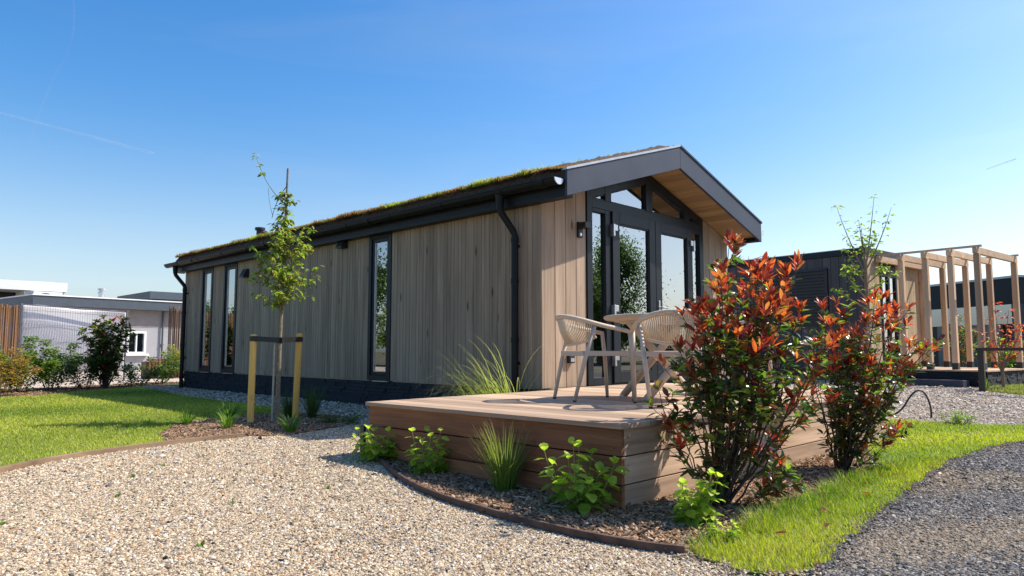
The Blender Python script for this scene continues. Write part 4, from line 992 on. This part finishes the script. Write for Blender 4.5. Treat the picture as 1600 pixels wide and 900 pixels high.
tuft((-1.52,2.62,-.39), .36, .18, 200, 'dark fine grass clump hidden close behind the right tree stake', [(0.05,0.10,0.025),(0.07,0.12,0.03)], droop=.4, width=.004)
tuft((2.2,-2.72,-.47), .2, .12, 60, 'upright iris-like grass clump on the verge behind the second red shrub', [(0.09,0.17,0.03)], droop=.3, width=.012)
shrub('ground_cover', (-1.35,1.72,-.40), .55, .09, 'low dark green creeping plant in the house shadow at the gravel edge', GREEN+MID, 500, .035, depth=.3)
shrub('weed_patch', (4.0,-2.95,-.48), .55, .16, 'low yellow-green weeds where verge meets the pale path', [(0.16,0.24,0.04),(0.22,0.28,0.05)], 500, .035, depth=.5)
# weeds in the gravel
for (x, y) in ((-4.05,-.05),(-3.75,.25),(-4.3,-.6),(-3.35,.5),(-4.35,-1.9),(-3.9,-1.2),(-3.3,-1.2),(-4.9,-.9)):
    tuft((x, y, gzf(x, y)), .035, .04, 22, 'tiny green weed sprouting from the driveway pebbles', [(0.13,0.23,0.03)], name='weed', droop=.6, width=.007, cat='weed', group='weeds in the gravel')
# fallen leaves
lf = None
for i, (x, y) in enumerate([(-.96,-3.47),(-1.31,-3.46),(-.34,-3.55),(-.12,-3.52),(-.7,-3.74),(-.06,-3.69),(-1.55,-3.52),(-.84,-3.5),(-.45,-3.48),(-.09,-3.76),(-2.4,-3.66),(-2.77,-3.97),(-1.75,-3.6),(-1.15,-3.62),(.3,-3.6),(-2.1,-3.75)]):
    if lf is None:
        me = leaves_mesh('fallen_leaf', [(-.03,0,0)], [(1,0,.05)], [(0,0.2,1)], [.065], [.028], np.array([(0.22,0.06,0.03)]), curl=.4); lf = o = link('fallen_leaf', me, 'leaf')
    else: o = lf.copy(); COL.objects.link(o)
    o.location = (x, y, gzf(x, y)+.045); o.rotation_euler = (RNG.uniform(-.3,.3), RNG.uniform(-.3,.3), RNG.uniform(0,6.28))
    tag(o, 'dry reddish fallen leaf lying on the verge grass', 'fallen leaf', 'fallen leaves on the verge')

# ------------------------------------------------------------------ young staked tree
def leafset(t, P, Dd, Ls, cols, mat='softleaf', name='leaves', wr=.5):
    n = len(P); U = np.c_[RNG.normal(0,.4,n), RNG.normal(0,.4,n), np.ones(n)]
    c = np.array(cols)[RNG.integers(0, len(cols), n)]*RNG.uniform(.75,1.2,(n,1))
    link(name, leaves_mesh(name, P, Dd, U, Ls, np.array(Ls)*wr, c, curl=.4), mat, t)
TR = np.array((-1.87, 2.22, -.39))
T = thing('young_tree', TR, 'slim young tree with small leafy crown, tied between two stakes in front of the house', 'tree')
mb = MB(); mb.tube([TR+np.array(p) for p in ((0,0,-.05),(.0,.0,.3),(.005,0,.9),(.02,.01,1.4),(.03,.0,1.85),(.035,0,2.3),(.045,0,2.85))], [.032,.026,.024,.021,.017,.013,.011], 10)
br = []; P, Dd, Ls = [], [], []
for i in range(74):
    z = RNG.uniform(1.28, 2.05) if i < 52 else RNG.uniform(2.0, 2.6); a = RNG.uniform(0, 6.28); ln = (0.46-0.42*abs(z-1.60)/0.9)*RNG.uniform(.4, 1.1) if z < 2.05 else RNG.uniform(.05,.13)
    o = np.array([math.cos(a), math.sin(a), 0]); s = TR+np.array([.02,0,z]); e = s+o*ln+np.array([0,0,ln*RNG.uniform(.1,.9)])
    c = qbez(s, s+o*ln*.5+np.array([0,0,.02]), e, 6); mb.tube(c, [.005,.004,.0035,.003,.002,.0015], 5)
    for q in c[1:]:
        for _ in range(5 if z < 1.95 else 3):
            a2 = RNG.uniform(0,6.28); P.append(q+RNG.normal(0,.012,3)); Dd.append((math.cos(a2),math.sin(a2),RNG.uniform(-.9,.25))); Ls.append(RNG.uniform(.05,.085))
tw = TR+np.array([.04,0,2.5]); e = tw-RH*.36+np.array([0,0,.48]); c = qbez(tw-RH*.02+np.array([0,0,-.05]), tw-RH*.22+np.array([0,0,.1]), e, 9); mb.tube(c, list(np.linspace(.006,.002,9)), 5)
for q in c[6:]:
    for _ in range(8): a2 = RNG.uniform(0,6.28); P.append(q+RNG.normal(0,.02,3)); Dd.append((math.cos(a2),math.sin(a2),RNG.uniform(-.8,.3))); Ls.append(RNG.uniform(.04,.065))
c = qbez(tw+np.array([0,0,.15]), tw-RH*.12, tw-RH*.16+np.array([0,0,-.22]), 7); mb.tube(c, list(np.linspace(.005,.003,7)), 5)
c = qbez(tw-RH*.15+np.array([0,0,-.2]), tw-RH*.2+np.array([0,0,-.05]), tw-RH*.21+np.array([0,0,.12]), 5); mb.tube(c, .0025, 5)
mb.build('trunk', 'bark', T)
leafset(T, P, Dd, Ls, [(0.20,0.25,0.04),(0.28,0.33,0.06),(0.12,0.17,0.03),(0.32,0.25,0.07)], name='crown', wr=.42)
for k, ((x, y), h, lean) in enumerate((((-2.10,2.38), .97, .01), ((-1.52,2.47), .99, .03))):
    z = gzf(x, y); mb = MB(); mb.tube([(x, y, z-.1), (x+lean*.5, y, z+h*.5), (x+lean, y, z+h-.012), (x+lean, y, z+h)], [.036,.036,.036,.030], 18)
    tag(mb.build('tree_stake', 'pine', smooth=False), ('left' if k == 0 else 'right')+' round pine stake of the pair holding the young tree', 'stake')
    tx, ty = TR[0]+.004, TR[1]+.0; zz = z+.895
    mb = MB(); d = np.array([tx-x-lean, ty-y]); nn = np.array([-d[1], d[0]])/np.linalg.norm(d)
    for s_ in (-1, 1):
        a = np.array([x+lean, y])+nn*s_*.038; b = np.array([tx, ty])+nn*s_*.026
        vs = [(*(a+nn*s_*.004), zz), (*a, zz), (*b, zz-.015), (*(b+nn*s_*.004), zz-.015)]; vs += [(p[0], p[1], p[2]+.055) for p in vs]
        mb.add(vs, [(0,1,2,3),(7,6,5,4),(0,4,5,1),(1,5,6,2),(2,6,7,3),(3,7,4,0)])
    mb.lathe([(.0375,zz),(.042,zz),(.042,zz+.055),(.0375,zz+.055)], x+lean, y, 20)
    mb.lathe([(.025,zz-.02),(.031,zz-.02),(.031,zz+.04),(.025,zz+.04)], tx, ty, 18)
    tag(mb.build('tree_tie', 'black'), 'black rubber strap from the young tree to the '+('left' if k == 0 else 'right')+' pine stake', 'tree tie')
cp = TR-RH*.055
tag(MB().tube([(cp[0], cp[1], cp[2]-.05), (cp[0]+.01, cp[1], cp[2]+.92)], .013, 10).build('cane', 'bamboo'), 'thin grey bamboo cane standing against the young tree trunk', 'cane')

# ------------------------------------------------------------------ right: sparse tree, acer, shrubs
def sparse_tree(base, htr, br, label, cols, mat='palebark', nl=7, L=.05, rtr=.035, category='tree'):
    base = np.array(base, float); t = thing('young_tree', base, label, category); mb = MB(); P, Dd, Ls = [], [], []
    top = base+np.array([0,0,htr]); mb.tube([base+np.array([0,0,-.1]), base+np.array([.01,0,htr*.5]), top], [rtr, rtr*.85, rtr*.7], 10)
    for lat, h, z0 in br:
        s = base+np.array([0,0,z0]); dp = RNG.uniform(-.2,.2); e = base+RH*lat+FH*dp+np.array([0,0,h])
        c = qbez(s, s+(e-s)*.5+RH*lat*.12+np.array([0,0,-.03]), e, 10); mb.tube(c, list(np.linspace(rtr*.36, .003, 10)), 6)
        for i in range(3, 10):
            for _ in range(RNG.integers(1, nl)):
                a2 = RNG.uniform(0,6.28); o = np.array([math.cos(a2),math.sin(a2),0]); P.append(c[i]+o*RNG.uniform(0,.07)+np.array([0,0,RNG.uniform(-.03,.03)])); Dd.append(o+np.array([0,0,RNG.uniform(-.6,.4)])); Ls.append(L*RNG.uniform(.6,1.2))
    mb.build('trunk', mat, t); leafset(t, P, Dd, Ls, cols, name='crown'); return t
sparse_tree((8.27,-0.62,-.42), 1.95*1.28, [(x*1.28,h*1.3,z*1.28) for x,h,z in [(-.36,2.70,1.75),(.40,2.68,1.8),(.13,2.82,1.85),(-.08,2.5,1.9),(-.02,2.45,1.9),(.2,2.3,1.9),(-.3,2.05,1.6),(-.36,1.72,1.4),(-.2,1.85,1.75),(.3,1.9,1.6),(-.42,1.5,1.25),(.42,1.75,1.5),(.12,1.6,1.2)]], 'sparse young tree with bare fork in front of the pergola', [(0.30,0.36,0.06),(0.20,0.28,0.05),(0.36,0.38,0.10)], nl=17, L=.085, rtr=.045)
sparse_tree((11.1,-2.15,-.4), .55, [(-.42,1.15,.4),(-.2,1.5,.45),(0,1.75,.5),(.18,1.6,.5),(.4,1.3,.45),(.55,1.4,.5),(-.3,.95,.35),(.3,.95,.4),(.7,1.2,.5),(.1,1.3,.5)], 'red-leaved maple beside the black rail at the right edge', [(0.50,0.07,0.03),(0.58,0.12,0.04),(0.38,0.05,0.03)], nl=9, L=.085)
shrub('low_shrub', (15.6,-.45,-.1), 1.0, 1.35, 'red-tipped shrub seen between the pergola posts', [(0.3,0.07,0.03),(0.07,0.12,0.03),(0.12,0.17,0.04)], 1100, .09)
shrub('low_shrub', (15.5,-1.35,-.1), 1.2, .85, 'sunlit light green shrub behind the rail right of the pergola', [(0.2,0.28,0.05),(0.26,0.33,0.06)], 1100, .1)
shrub('low_shrub', (16.2,.55,-.1), .7, 1.0, 'light green slender shrub behind the middle pergola posts', [(0.2,0.28,0.05),(0.14,0.22,0.05)], 600, .09)
shrub('low_shrub', (15.3,1.6,-.1), .6, .5, 'small green shrub by the cabin wall behind the pergola', [(0.15,0.24,0.05),(0.10,0.17,0.04)], 350, .09)
tuft((10.35,-2.0,-.40), .28, .12, 50, 'small grass clump at the foot of the black rail post', [(0.13,0.23,0.03),(0.2,0.28,0.05)], droop=.4, width=.014)
P = sample([(10.3,-2.05),(12.4,-1.75),(14,-2.5),(9.5,-3.2)], 6000); n = len(P)
V, F, C = blades(P, gz(P[:,0],P[:,1]), RNG.uniform(.03,.08,n), RNG.uniform(.01,.016,n), pick([(0.16,0.24,0.03),(0.25,0.28,0.05),(0.22,0.15,0.08)], n))
tag(link('rail_grass', mesh_np('rail_grass', V, F, col=C), 'grass'), 'rough grass patch under the black rail', 'grass', kind='stuff')
pts = [np.array((4.5,-2.3,-.46))+RH*a+np.array([0,0,b]) for a, b in ((-.25,.02),(-.1,.1),(.0,.26),(.1,.36),(.2,.34),(.27,.18),(.28,.0),(.24,-.02))]
tag(MB().tube(smoothp([tuple(p) for p in pts]), .012, 8).build('hose', 'hose', smooth=True), 'black hose looping out of the ground beside the pale path', 'hose')

# ================================================================== RIGHT CABIN, PERGOLA
YA = np.array([0.105, 0.995]); XA = np.array([0.995, -0.105])
N0 = np.array([11.66, -1.72])
def R(x, y, z=0): p = N0+XA*x+YA*y; return Vector((p[0], p[1], z))
MR = Matrix(((XA[0], YA[0], 0, N0[0]), (XA[1], YA[1], 0, N0[1]), (0, 0, 1, 0), (0, 0, 0, 1)))
def on_r(o): o.matrix_world = MR; return o
cab = thing('dark_cabin', R(0.9, 5, 0), 'flat-roofed cabin with charcoal boards and louvre panel, behind the red shrubs', 'cabin')
def built(mb, name, mat, par, **k):
    mb.v = [tuple(MR @ Vector(v)) for v in mb.v]; return mb.build(name, mat, par, **k)
CX0, CX1, CY0, CY1, CZ = -0.60, 2.42, 2.03, 12.0, 2.72
mb = MB(); n = 52; st = (CY1-CY0)/n
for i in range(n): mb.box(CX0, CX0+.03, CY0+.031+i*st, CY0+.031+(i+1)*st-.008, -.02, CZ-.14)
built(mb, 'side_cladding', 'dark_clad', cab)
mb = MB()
for a, b in ((CX0, 0.12), (1.0, CX1)):
    n = round((b-a)/.14); st = (b-a)/n
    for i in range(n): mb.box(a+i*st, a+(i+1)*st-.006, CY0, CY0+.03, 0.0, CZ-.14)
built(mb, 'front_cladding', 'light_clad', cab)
mb = MB(); mb.box(CX0+.04, CX1, CY0+.25, CY1, -.3, CZ-.15); mb.box(CX0+.035, .1, CY0+.032, CY0+.24, -.3, CZ-.15); mb.box(1.02, CX1, CY0+.032, CY0+.24, -.3, CZ-.15); built(mb, 'wall', 'black', cab)
mb = MB(); mb.box(CX0-.03, CX1+.03, CY0-.03, CY1, CZ-.135, CZ); built(mb, 'roof', 'anth', cab, bevel=.004)
mb = MB(); mb.box(CX0-.035, CX1+.035, CY0-.035, CY1, CZ+.001, CZ+.016); built(mb, 'roof_trim', 'trim', cab)
mb = MB()
for i in range(17): mb.box(CX0-.05, CX0-.01, CY0+.93, CY0+2.3, 1.0+i*.075, 1.0+i*.075+.045)
mb.box(CX0-.012, CX0-.002, CY0+.93, CY0+2.3, .98, 2.28); mb.box(CX0-.06, CX0-.002, CY0+.86, CY0+.928, .96, 2.3); mb.box(CX0-.06, CX0-.002, CY0+.86, CY0+2.34, 2.281, 2.33)
built(mb, 'louvre', 'black', cab)
mb = MB(); mb.box(.12, .2, CY0-.02, CY0+.08, 0, 2.2); mb.box(.92, 1.0, CY0-.02, CY0+.08, 0, 2.2); mb.box(.2, .92, CY0-.019, CY0+.079, 2.12, 2.2); mb.box(.52, .6, CY0-.019, CY0+.079, 0, 2.12); mb.box(.12, 1.0, CY0, CY0+.03, 2.201, CZ-.14)
df = built(mb, 'glass_door', 'anth', cab, bevel=.003)
mb = MB(); mb.box(.2, .52, CY0+.02, CY0+.03, 0.02, 2.12); mb.box(.6, .92, CY0+.02, CY0+.03, .02, 2.12); built(mb, 'pane', 'glass', df)
mb = MB(); mb.box(1.32, 1.44, CY0-.12, CY0-.001, 1.35, 1.5); built(mb, 'wall_lamp', 'black', cab)
pg = thing('pergola', R(1.2, 1, 0), 'open timber pergola of square posts and beams on the neighbouring deck', 'pergola')
PH, pw, RW, PS = 2.56, .055, 2.38, .50
for k in range(5):
    for x in ((0, RW) if k < 4 else (RW,)):
        y = k*PS
        if k == 4: y = CY0-.06
        mb = MB(); mb.box(x-pw, x+pw, y-pw, y+pw, .12, PH-.14 if k else PH-.14); po = built(mb, 'post', 'perg_z', pg, bevel=.004)
        mb = MB(); mb.box(x-pw-.004, x+pw+.004, y-pw-.004, y+pw+.004, 0.0, .14); built(mb, 'post_base', 'black', po)
for x in (0, RW):
    mb = MB(); mb.box(x-.035, x+.035, -.10, CY0-.035, PH+.001, PH+.045); built(mb, 'rail_beam', 'perg_h', pg, bevel=.003)
for k in range(5):
    y = k*PS if k < 4 else CY0-.08
    mb = MB(); mb.box(-.13, RW+.13, y-.04, y+.04, PH-.139, PH); built(mb, 'cross_beam', 'perg_h', pg, bevel=.003)
nd = thing('neighbour_deck', R(1.2, .6, 0), 'low deck on a dark slate plinth under the pergola', 'deck')
mb = MB()
for i in range(19): mb.box(-.28+i*.147, -.28+i*.147+.142, -.16, CY0-.005, -.03, 0.0)
built(mb, 'decking_boards', 'perg_h', nd)
mb = MB(); mb.box(-.2, 2.42, -.1, CY0, -.6, -.032)
z = -.5
while z < -.05:
    h = random.uniform(.035, .06)
    y = -.1
    while y < CY0+4: l = random.uniform(.1,.35); mb.box(-.24+random.uniform(0,.02), -.19, y, y+l-.003, z, min(z+h-.003,-.033)); y += l
    x = -.2
    while x < 2.4: l = random.uniform(.08,.3); mb.box(x, min(x+l-.003, 2.44), -.14+random.uniform(0,.025), -.09, z, min(z+h-.003,-.033)); x += l
    z += h
built(mb, 'slate_plinth', 'stone', nd, bevel=.004)
mb = MB(); mb.box(-.72, -.34, .15, 1.75, -.5, -.20)
tag(built(mb, 'step_block', 'fascia', None, bevel=.008), 'long grey step block below the pergola deck', 'step')
rl = thing('rail_fence', (10.2, -1.98, -.45), 'low black post and rail fence at the right edge', 'fence')
a = np.array([10.2, -1.98]); b = np.array([9.0, -4.3]); 
for f, nm in ((0.0, 1), (0.6, 1)):
    p = a+(b-a)*f; z = gzf(*p); MB().box(p[0]-.05, p[0]+.05, p[1]-.05, p[1]+.05, z-.1, .40).build('post', 'black', rl, bevel=.004)
d = (b-a)/np.linalg.norm(b-a); nn = np.array([-d[1], d[0]])*.05; a2 = a-d*.06
MB().prism([tuple(a2-nn), tuple(b-nn), tuple(b+nn), tuple(a2+nn)], 'z', .401, .455).build('top_rail', 'black', rl, bevel=.004)
# far right building
fb = thing('dark_glazed_building', (25, 0, -.4), 'dark flat-roofed building with glass band behind the pergola', 'building')
A = np.array([24.5, -.34]); Bv = np.array([26.9, 3.3]); dB = (Bv-A)/np.linalg.norm(Bv-A); nB = np.array([dB[1], -dB[0]])
MB2 = Matrix(((nB[0], dB[0], 0, A[0]), (nB[1], dB[1], 0, A[1]), (0,0,1,0), (0,0,0,1)))
def b2(mb, name, mat, par, **k): mb.v = [tuple(MB2 @ Vector(v)) for v in mb.v]; return mb.build(name, mat, par, **k)
mb = MB(); mb.box(0, 9, 0, 16, 2.05, 2.97); b2(mb, 'roof', 'anth', fb)
mb = MB(); mb.box(-.05, 9.05, -.05, 16, 2.971, 3.05); b2(mb, 'roof_trim', 'trim', fb)
mb = MB(); mb.box(.1, .2, .3, 16, 1.35, 2.049); b2(mb, 'glass_band', 'glass', fb)
mb = MB(); mb.box(.25, 8.9, .3, 16, -.5, 2.04); b2(mb, 'wall', 'black', fb)
mb = MB(); 
for i in range(16): mb.box(.12, .24, .9+i*.18, .9+i*.18+.175, -.4, 1.34)
b2(mb, 'timber_panel', 'clad', fb)
for x0 in (0, 8.72): mb = MB(); mb.box(x0, x0+.28, 0, .28, -.5, 2.04); b2(mb, 'corner_post', 'fascia', fb)
mb = MB(); mb.box(.3, 8.6, .1, .16, -.4, 2.03); b2(mb, 'glass_wall', 'glass', fb)
mb = MB(); mb.box(.02, .08, 4.5, 15, .1, .14); mb.box(.02, .08, 4.5, 15, .45, .49); b2(mb, 'railing', 'steel', fb)

# ================================================================== LEFT BACKGROUND
gb = thing('grey_bungalow', (2, 25, -.36), 'grey rendered flat-roofed bungalow behind the tarpaulin fence', 'building')
A = np.array([0.05, 23.14]); Bv = np.array([5.23, 23.75]); dB = (Bv-A)/np.linalg.norm(Bv-A); nB = np.array([-dB[1], dB[0]])
M3 = Matrix(((dB[0], nB[0], 0, A[0]), (dB[1], nB[1], 0, A[1]), (0,0,1,0), (0,0,0,1)))
def b3(mb, name, mat, par, **k): mb.v = [tuple(M3 @ Vector(v)) for v in mb.v]; return mb.build(name, mat, par, **k)
mb = MB(); mb.box(0, 12, 0, 8, 1.93, 2.27); b3(mb, 'roof', 'bluegrey', gb)
mb = MB(); mb.box(-.03, 12.03, -.03, 8, 2.271, 2.31); b3(mb, 'roof_trim', 'white', gb)
wx0, wx1, wz0, wz1 = 3.25, 3.95, .28, 1.12
mb = MB(); mb.box(.25, wx0, .35, .5, -.5, 1.28); mb.box(wx1, 12, .35, .5, -.5, 1.28); mb.box(wx0, wx1, .35, .5, -.5, wz0); mb.box(wx0, wx1, .35, .5, wz1, 1.28); mb.box(.25, .4, .5, 7.5, -.5, 1.28); mb.box(.4, 12, 2.5, 2.6, -.5, 1.9)
b3(mb, 'wall', 'render_wall', gb)
mb = MB(); mb.box(.25, 12, .34, .5, 1.281, 1.929); mb.box(.25, .4, .5, 7.5, 1.281, 1.929); b3(mb, 'wall_band', 'taupe', gb)
mb = MB(); mb.box(wx0, wx0+.07, .3, .42, wz0, wz1); mb.box(wx1-.07, wx1, .3, .42, wz0, wz1); mb.box(wx0+.07, wx1-.07, .3, .42, wz1-.07, wz1); mb.box(wx0+.07, wx1-.07, .3, .42, wz0, wz0+.07); mb.box((wx0+wx1)/2-.02, (wx0+wx1)/2+.02, .31, .41, wz0+.07, wz1-.07)
wf = b3(mb, 'window', 'white', gb)
mb = MB(); mb.box(wx0+.07, wx1-.07, .36, .37, wz0+.07, wz1-.07); b3(mb, 'pane', 'sideglass', wf)
mb = MB(); mb.box(wx0-.08, wx1+.08, .2, .34, wz0-.07, wz0-.002); b3(mb, 'sill', 'white', wf)
mb = MB(); mb.tube([(4.55, .28, 1.92), (4.55, .28, -.5)], .035, 8); mb.box(4.5, 4.6, .25, .34, .6, .64); b3(mb, 'rain_pipe', 'bluegrey', gb)
mb = MB(); mb.box(6.2, 6.5, .30, .338, .9, 1.1); b3(mb, 'air_vent', 'black', gb)
p = (2.6, 24.9); mb = MB(); mb.tube([(p[0], p[1], 2.2), (p[0], p[1], 2.75)], .10, 14); mb.lathe([(.14,2.55),(.14,2.60)], *p, 14); mb.lathe([(.14,2.68),(.14,2.74)], *p, 14)
mb.build('chimney', 'steel', gb)
wb = thing('white_flat_building', (2, 38, 0), 'white flat-roofed building with deep dark recess rising behind the grey bungalow', 'building')
mb = MB(); mb.box(-12, 4.65, 38.3, 46, 3.5, 3.98); mb.build('roof', 'white', wb)
mb = MB(); mb.box(-12, 4.4, 40.5, 46, -.4, 3.49); mb.build('back_wall', 'black', wb)
mb = MB(); mb.box(2.75, 4.6, 38.5, 40.4, -.4, 3.49); mb.box(-12, -.2, 38.5, 40.4, -.4, 3.49); mb.build('wall', 'white', wb)
ac = thing('air_conditioner', (3.6, 37.9, 2.5), 'white air conditioning unit with round fan on the white building', 'air conditioner')
MB().box(3.0, 4.3, 37.7, 38.3, 2.55, 3.42).build('housing', 'white', ac, bevel=.02)
mb = MB(); mb.tube([(3.55, 37.69, 3.0), (3.55, 37.66, 3.0)], .36, 24); mb.build('fan_grille', 'wire', ac)
gr = thing('small_grey_building', (8, 32, 0), 'small building with grey flat roof edge behind the bungalow by the house corner', 'building')
MB().box(7.0, 14, 32.9, 38, 3.0, 3.38).build('roof', 'bluegrey', gr); MB().box(7.6, 14, 33.4, 38, -.4, 2.99).build('wall', 'taupe', gr)
# fence with tarpaulin
tf = thing('tarpaulin_fence', (-.8, 14.8, -.36), 'wire mesh fence panel hung with a white tarpaulin', 'fence')
A = np.array([-1.79, 15.09]); Bv = np.array([0.29, 14.42])
def TP(s, z, off=0): p = A+(Bv-A)*s; n_ = np.array([-(Bv-A)[1], (Bv-A)[0]]); n_ = n_/np.linalg.norm(n_); p = p-n_*off*-1; return (p[0], p[1], z)
ns, nz = 70, 26; V = []
for j in range(nz+1):
    for i in range(ns+1):
        s = i/ns; top = 1.50-.13*s+.02*math.sin(s*9); z = -.1+(top+.1)*j/nz
        V.append(TP(s, z, .05+.014*math.sin(s*5+z*3)+.016*math.sin(4*s+3.4*z+1)*(z/1.5)))
F = [(j*(ns+1)+i, j*(ns+1)+i+1, (j+1)*(ns+1)+i+1, (j+1)*(ns+1)+i) for j in range(nz) for i in range(ns)]
mb = MB(); mb.add(V, F, .5); o = mb.build('tarpaulin', 'tarp', tf, smooth=True); so = o.modifiers.new('solid', 'SOLIDIFY'); so.thickness = .004
mb = MB()
for i in range(43): s = i/42; mb.tube([TP(s, -.2, -.04), TP(s, 1.49-.13*s, -.04)], .0028, 5)
for z in (-.1, .25, .65, 1.05, 1.38): mb.tube([TP(0, z+.0, -.045), TP(1, z-.13, -.045)], .004, 5)
mb.build('wire_mesh', 'wire', tf)
mb = MB(); mb.tube([TP(1.01, -.4, -.02), TP(1.01, 1.42, -.02)], .025, 8); mb.tube([TP(-.01, -.4, -.02), TP(-.01, 1.52, -.02)], .025, 8); mb.tube([TP(0, 1.50, -.02), TP(1, 1.37, -.02)], .014, 8)
mb.build('fence_pole', 'wire', tf)
def reeds(p0, p1, z0, z1, label):
    mb = MB(); p0 = np.array(p0); p1 = np.array(p1); l = np.linalg.norm(p1-p0); n = int(l/.028); d = (p1-p0)/l
    for i in range(n):
        p = p0+d*(i+.5)*.028+RNG.normal(0,.006,2); mb.tube([(p[0], p[1], z0), (p[0]+RNG.normal(0,.008), p[1]+RNG.normal(0,.008), z1+RNG.uniform(-.04,.04))], .0135, 5)
    return tag(mb.build('reed_fence', 'reed'), label, 'fence')
reeds((-1.84, 15.0), (-5.2, 15.6), -.4, 1.46, 'brown reed screen fence left of the white tarpaulin')
reeds((1.80, 15.75), (3.3, 14.8), -.4, 1.62, 'brown reed screen fence by the far corner of the house')
pp = thing('picket_planter', (1.7, 15.6, -.3), 'small brown picket planter in front of the grey bungalow', 'planter')
mb = MB()
for i in range(12): mb.box(1.25+i*.085, 1.25+i*.085+.06, 15.5, 15.52, -.36, .18)
mb.build('pickets', 'reed', pp)
mb = MB(); mb.box(1.2, 2.3, 15.525, 15.56, .12, .18); mb.box(1.2, 2.3, 15.525, 15.56, -.25, -.2); mb.box(1.2, 2.3, 15.57, 15.95, -.4, .1); mb.build('box', 'edging', pp)

# trees off to the side, seen mirrored in the panes
def far_tree(base, h, wd, label, n=15000, cols=GREEN+MID, L=.15):
    base = np.array(base, float); t = thing('broadleaf_tree', base, label, 'tree'); mb = MB()
    mb.tube([base+np.array([0,0,-.2]), base+np.array([.1,0,h*.3]), base+np.array([0,.1,h*.75])], [h*.035, h*.026, h*.008], 9)
    cl = []
    for k in range(46):
        a = RNG.uniform(0,6.28); z = RNG.uniform(.2,.97); r = wd/2*math.sin(min(1, (z-.1)*1.15)*math.pi)**.6*RNG.uniform(.35,1)
        c = base+np.array([math.cos(a)*r, math.sin(a)*r, z*h]); cl.append((c, h*RNG.uniform(.05,.10))); mb.tube([base+np.array([0,0,z*h*.6]), (base+np.array([0,0,z*h*.7])+c)/2, c], [h*.012,h*.008,h*.003], 5)
    idx = RNG.integers(0, len(cl), n); P = np.array([cl[i][0] for i in idx])+RNG.normal(0,1,(n,3))*np.array([cl[i][1] for i in idx])[:,None]
    Dd = RNG.normal(0,1,(n,3)); Dd[:,2] -= .2
    mb.build('trunk', 'bark', t); leafset(t, P, Dd, L*RNG.uniform(.6,1.2,n), cols, name='crown', wr=.6)
far_tree((31.2,-22,-.5), 7.6, 6.2, 'full green tree beyond the lane', n=34000)
far_tree((37.6,-23,-.5), 3.4, 3.0, 'smaller green tree beyond the lane')
far_tree((44.5,-21,-.5), 8.5, 5.0, 'tall green tree at the far end of the lane')
far_tree((27,-20,-.5), 5.0, 4.5, 'broad green tree at the near end of the lane')
far_tree((-14,45,-.5), 4.0, 6, 'low green tree beyond the lawn'); far_tree((-15,38,-.5), 3.6, 6, 'rounded green tree beyond the lawn')
far_tree((-13,24,-.5), 5.5, 5, 'taller green tree left of the lawn'); far_tree((-12,17,-.5), 3.0, 5, 'spreading low tree left of the lawn')

# contrails, high up
def skyray(u, v, d):
    yw, pt, f = rad(-45.48), rad(5.007), 1112.
    fw = np.array([-math.sin(yw)*math.cos(pt), math.cos(yw)*math.cos(pt), math.sin(pt)]); up = np.array([math.sin(yw)*math.sin(pt), -math.cos(yw)*math.sin(pt), math.cos(pt)]); rt = np.array([math.cos(yw), math.sin(yw), 0])
    r = fw*f+rt*(u-800)+up*(450-v); r /= np.linalg.norm(r); return np.array([CX, CY, .4])+r*d
def trail(px, r, dens, label):
    M = Mat('contrail_vapour', 1.0, (.9,.9,.9)); tr = M.n('ShaderNodeBsdfTransparent'); mx = M.n('ShaderNodeMixShader')
    f = M.noise(M.coord((.004,.004,.004)), 1.0, 4); rr = M.n('ShaderNodeMapRange'); rr.inputs[1].default_value = .3; rr.inputs[2].default_value = .7; rr.inputs[3].default_value = dens*.3; rr.inputs[4].default_value = dens; M.l(f, rr.inputs[0])
    M.l(rr.outputs[0], mx.inputs[0]); M.l(tr.outputs[0], mx.inputs[1]); M.l(M.b.outputs[0], mx.inputs[2]); M.l(mx.outputs[0], M.out.inputs[0])
    pts = smoothp([tuple(skyray(u, v, 9000)) for u, v in px]); n = len(pts)
    rs = r if not hasattr(r, '__len__') else list(np.linspace(r[0], r[1], n))
    o = MB().tube(pts, rs, 8).build('contrail', M.m, smooth=True); o.visible_shadow = True
    tag(o, label, 'contrail', kind='stuff')
trail([(-60,160),(60,192),(150,215),(240,240)], [7, 14], .11, 'thin straight contrail crossing the upper left sky')
trail([(40,250),(60,175),(85,120),(112,70),(117,30),(112,-30)], [10, 7], .07, 'faint curved contrail high in the upper left sky')
trail([(1540,265),(1562,257),(1588,248)], [4, 9], .25, 'short bright contrail low in the right sky')
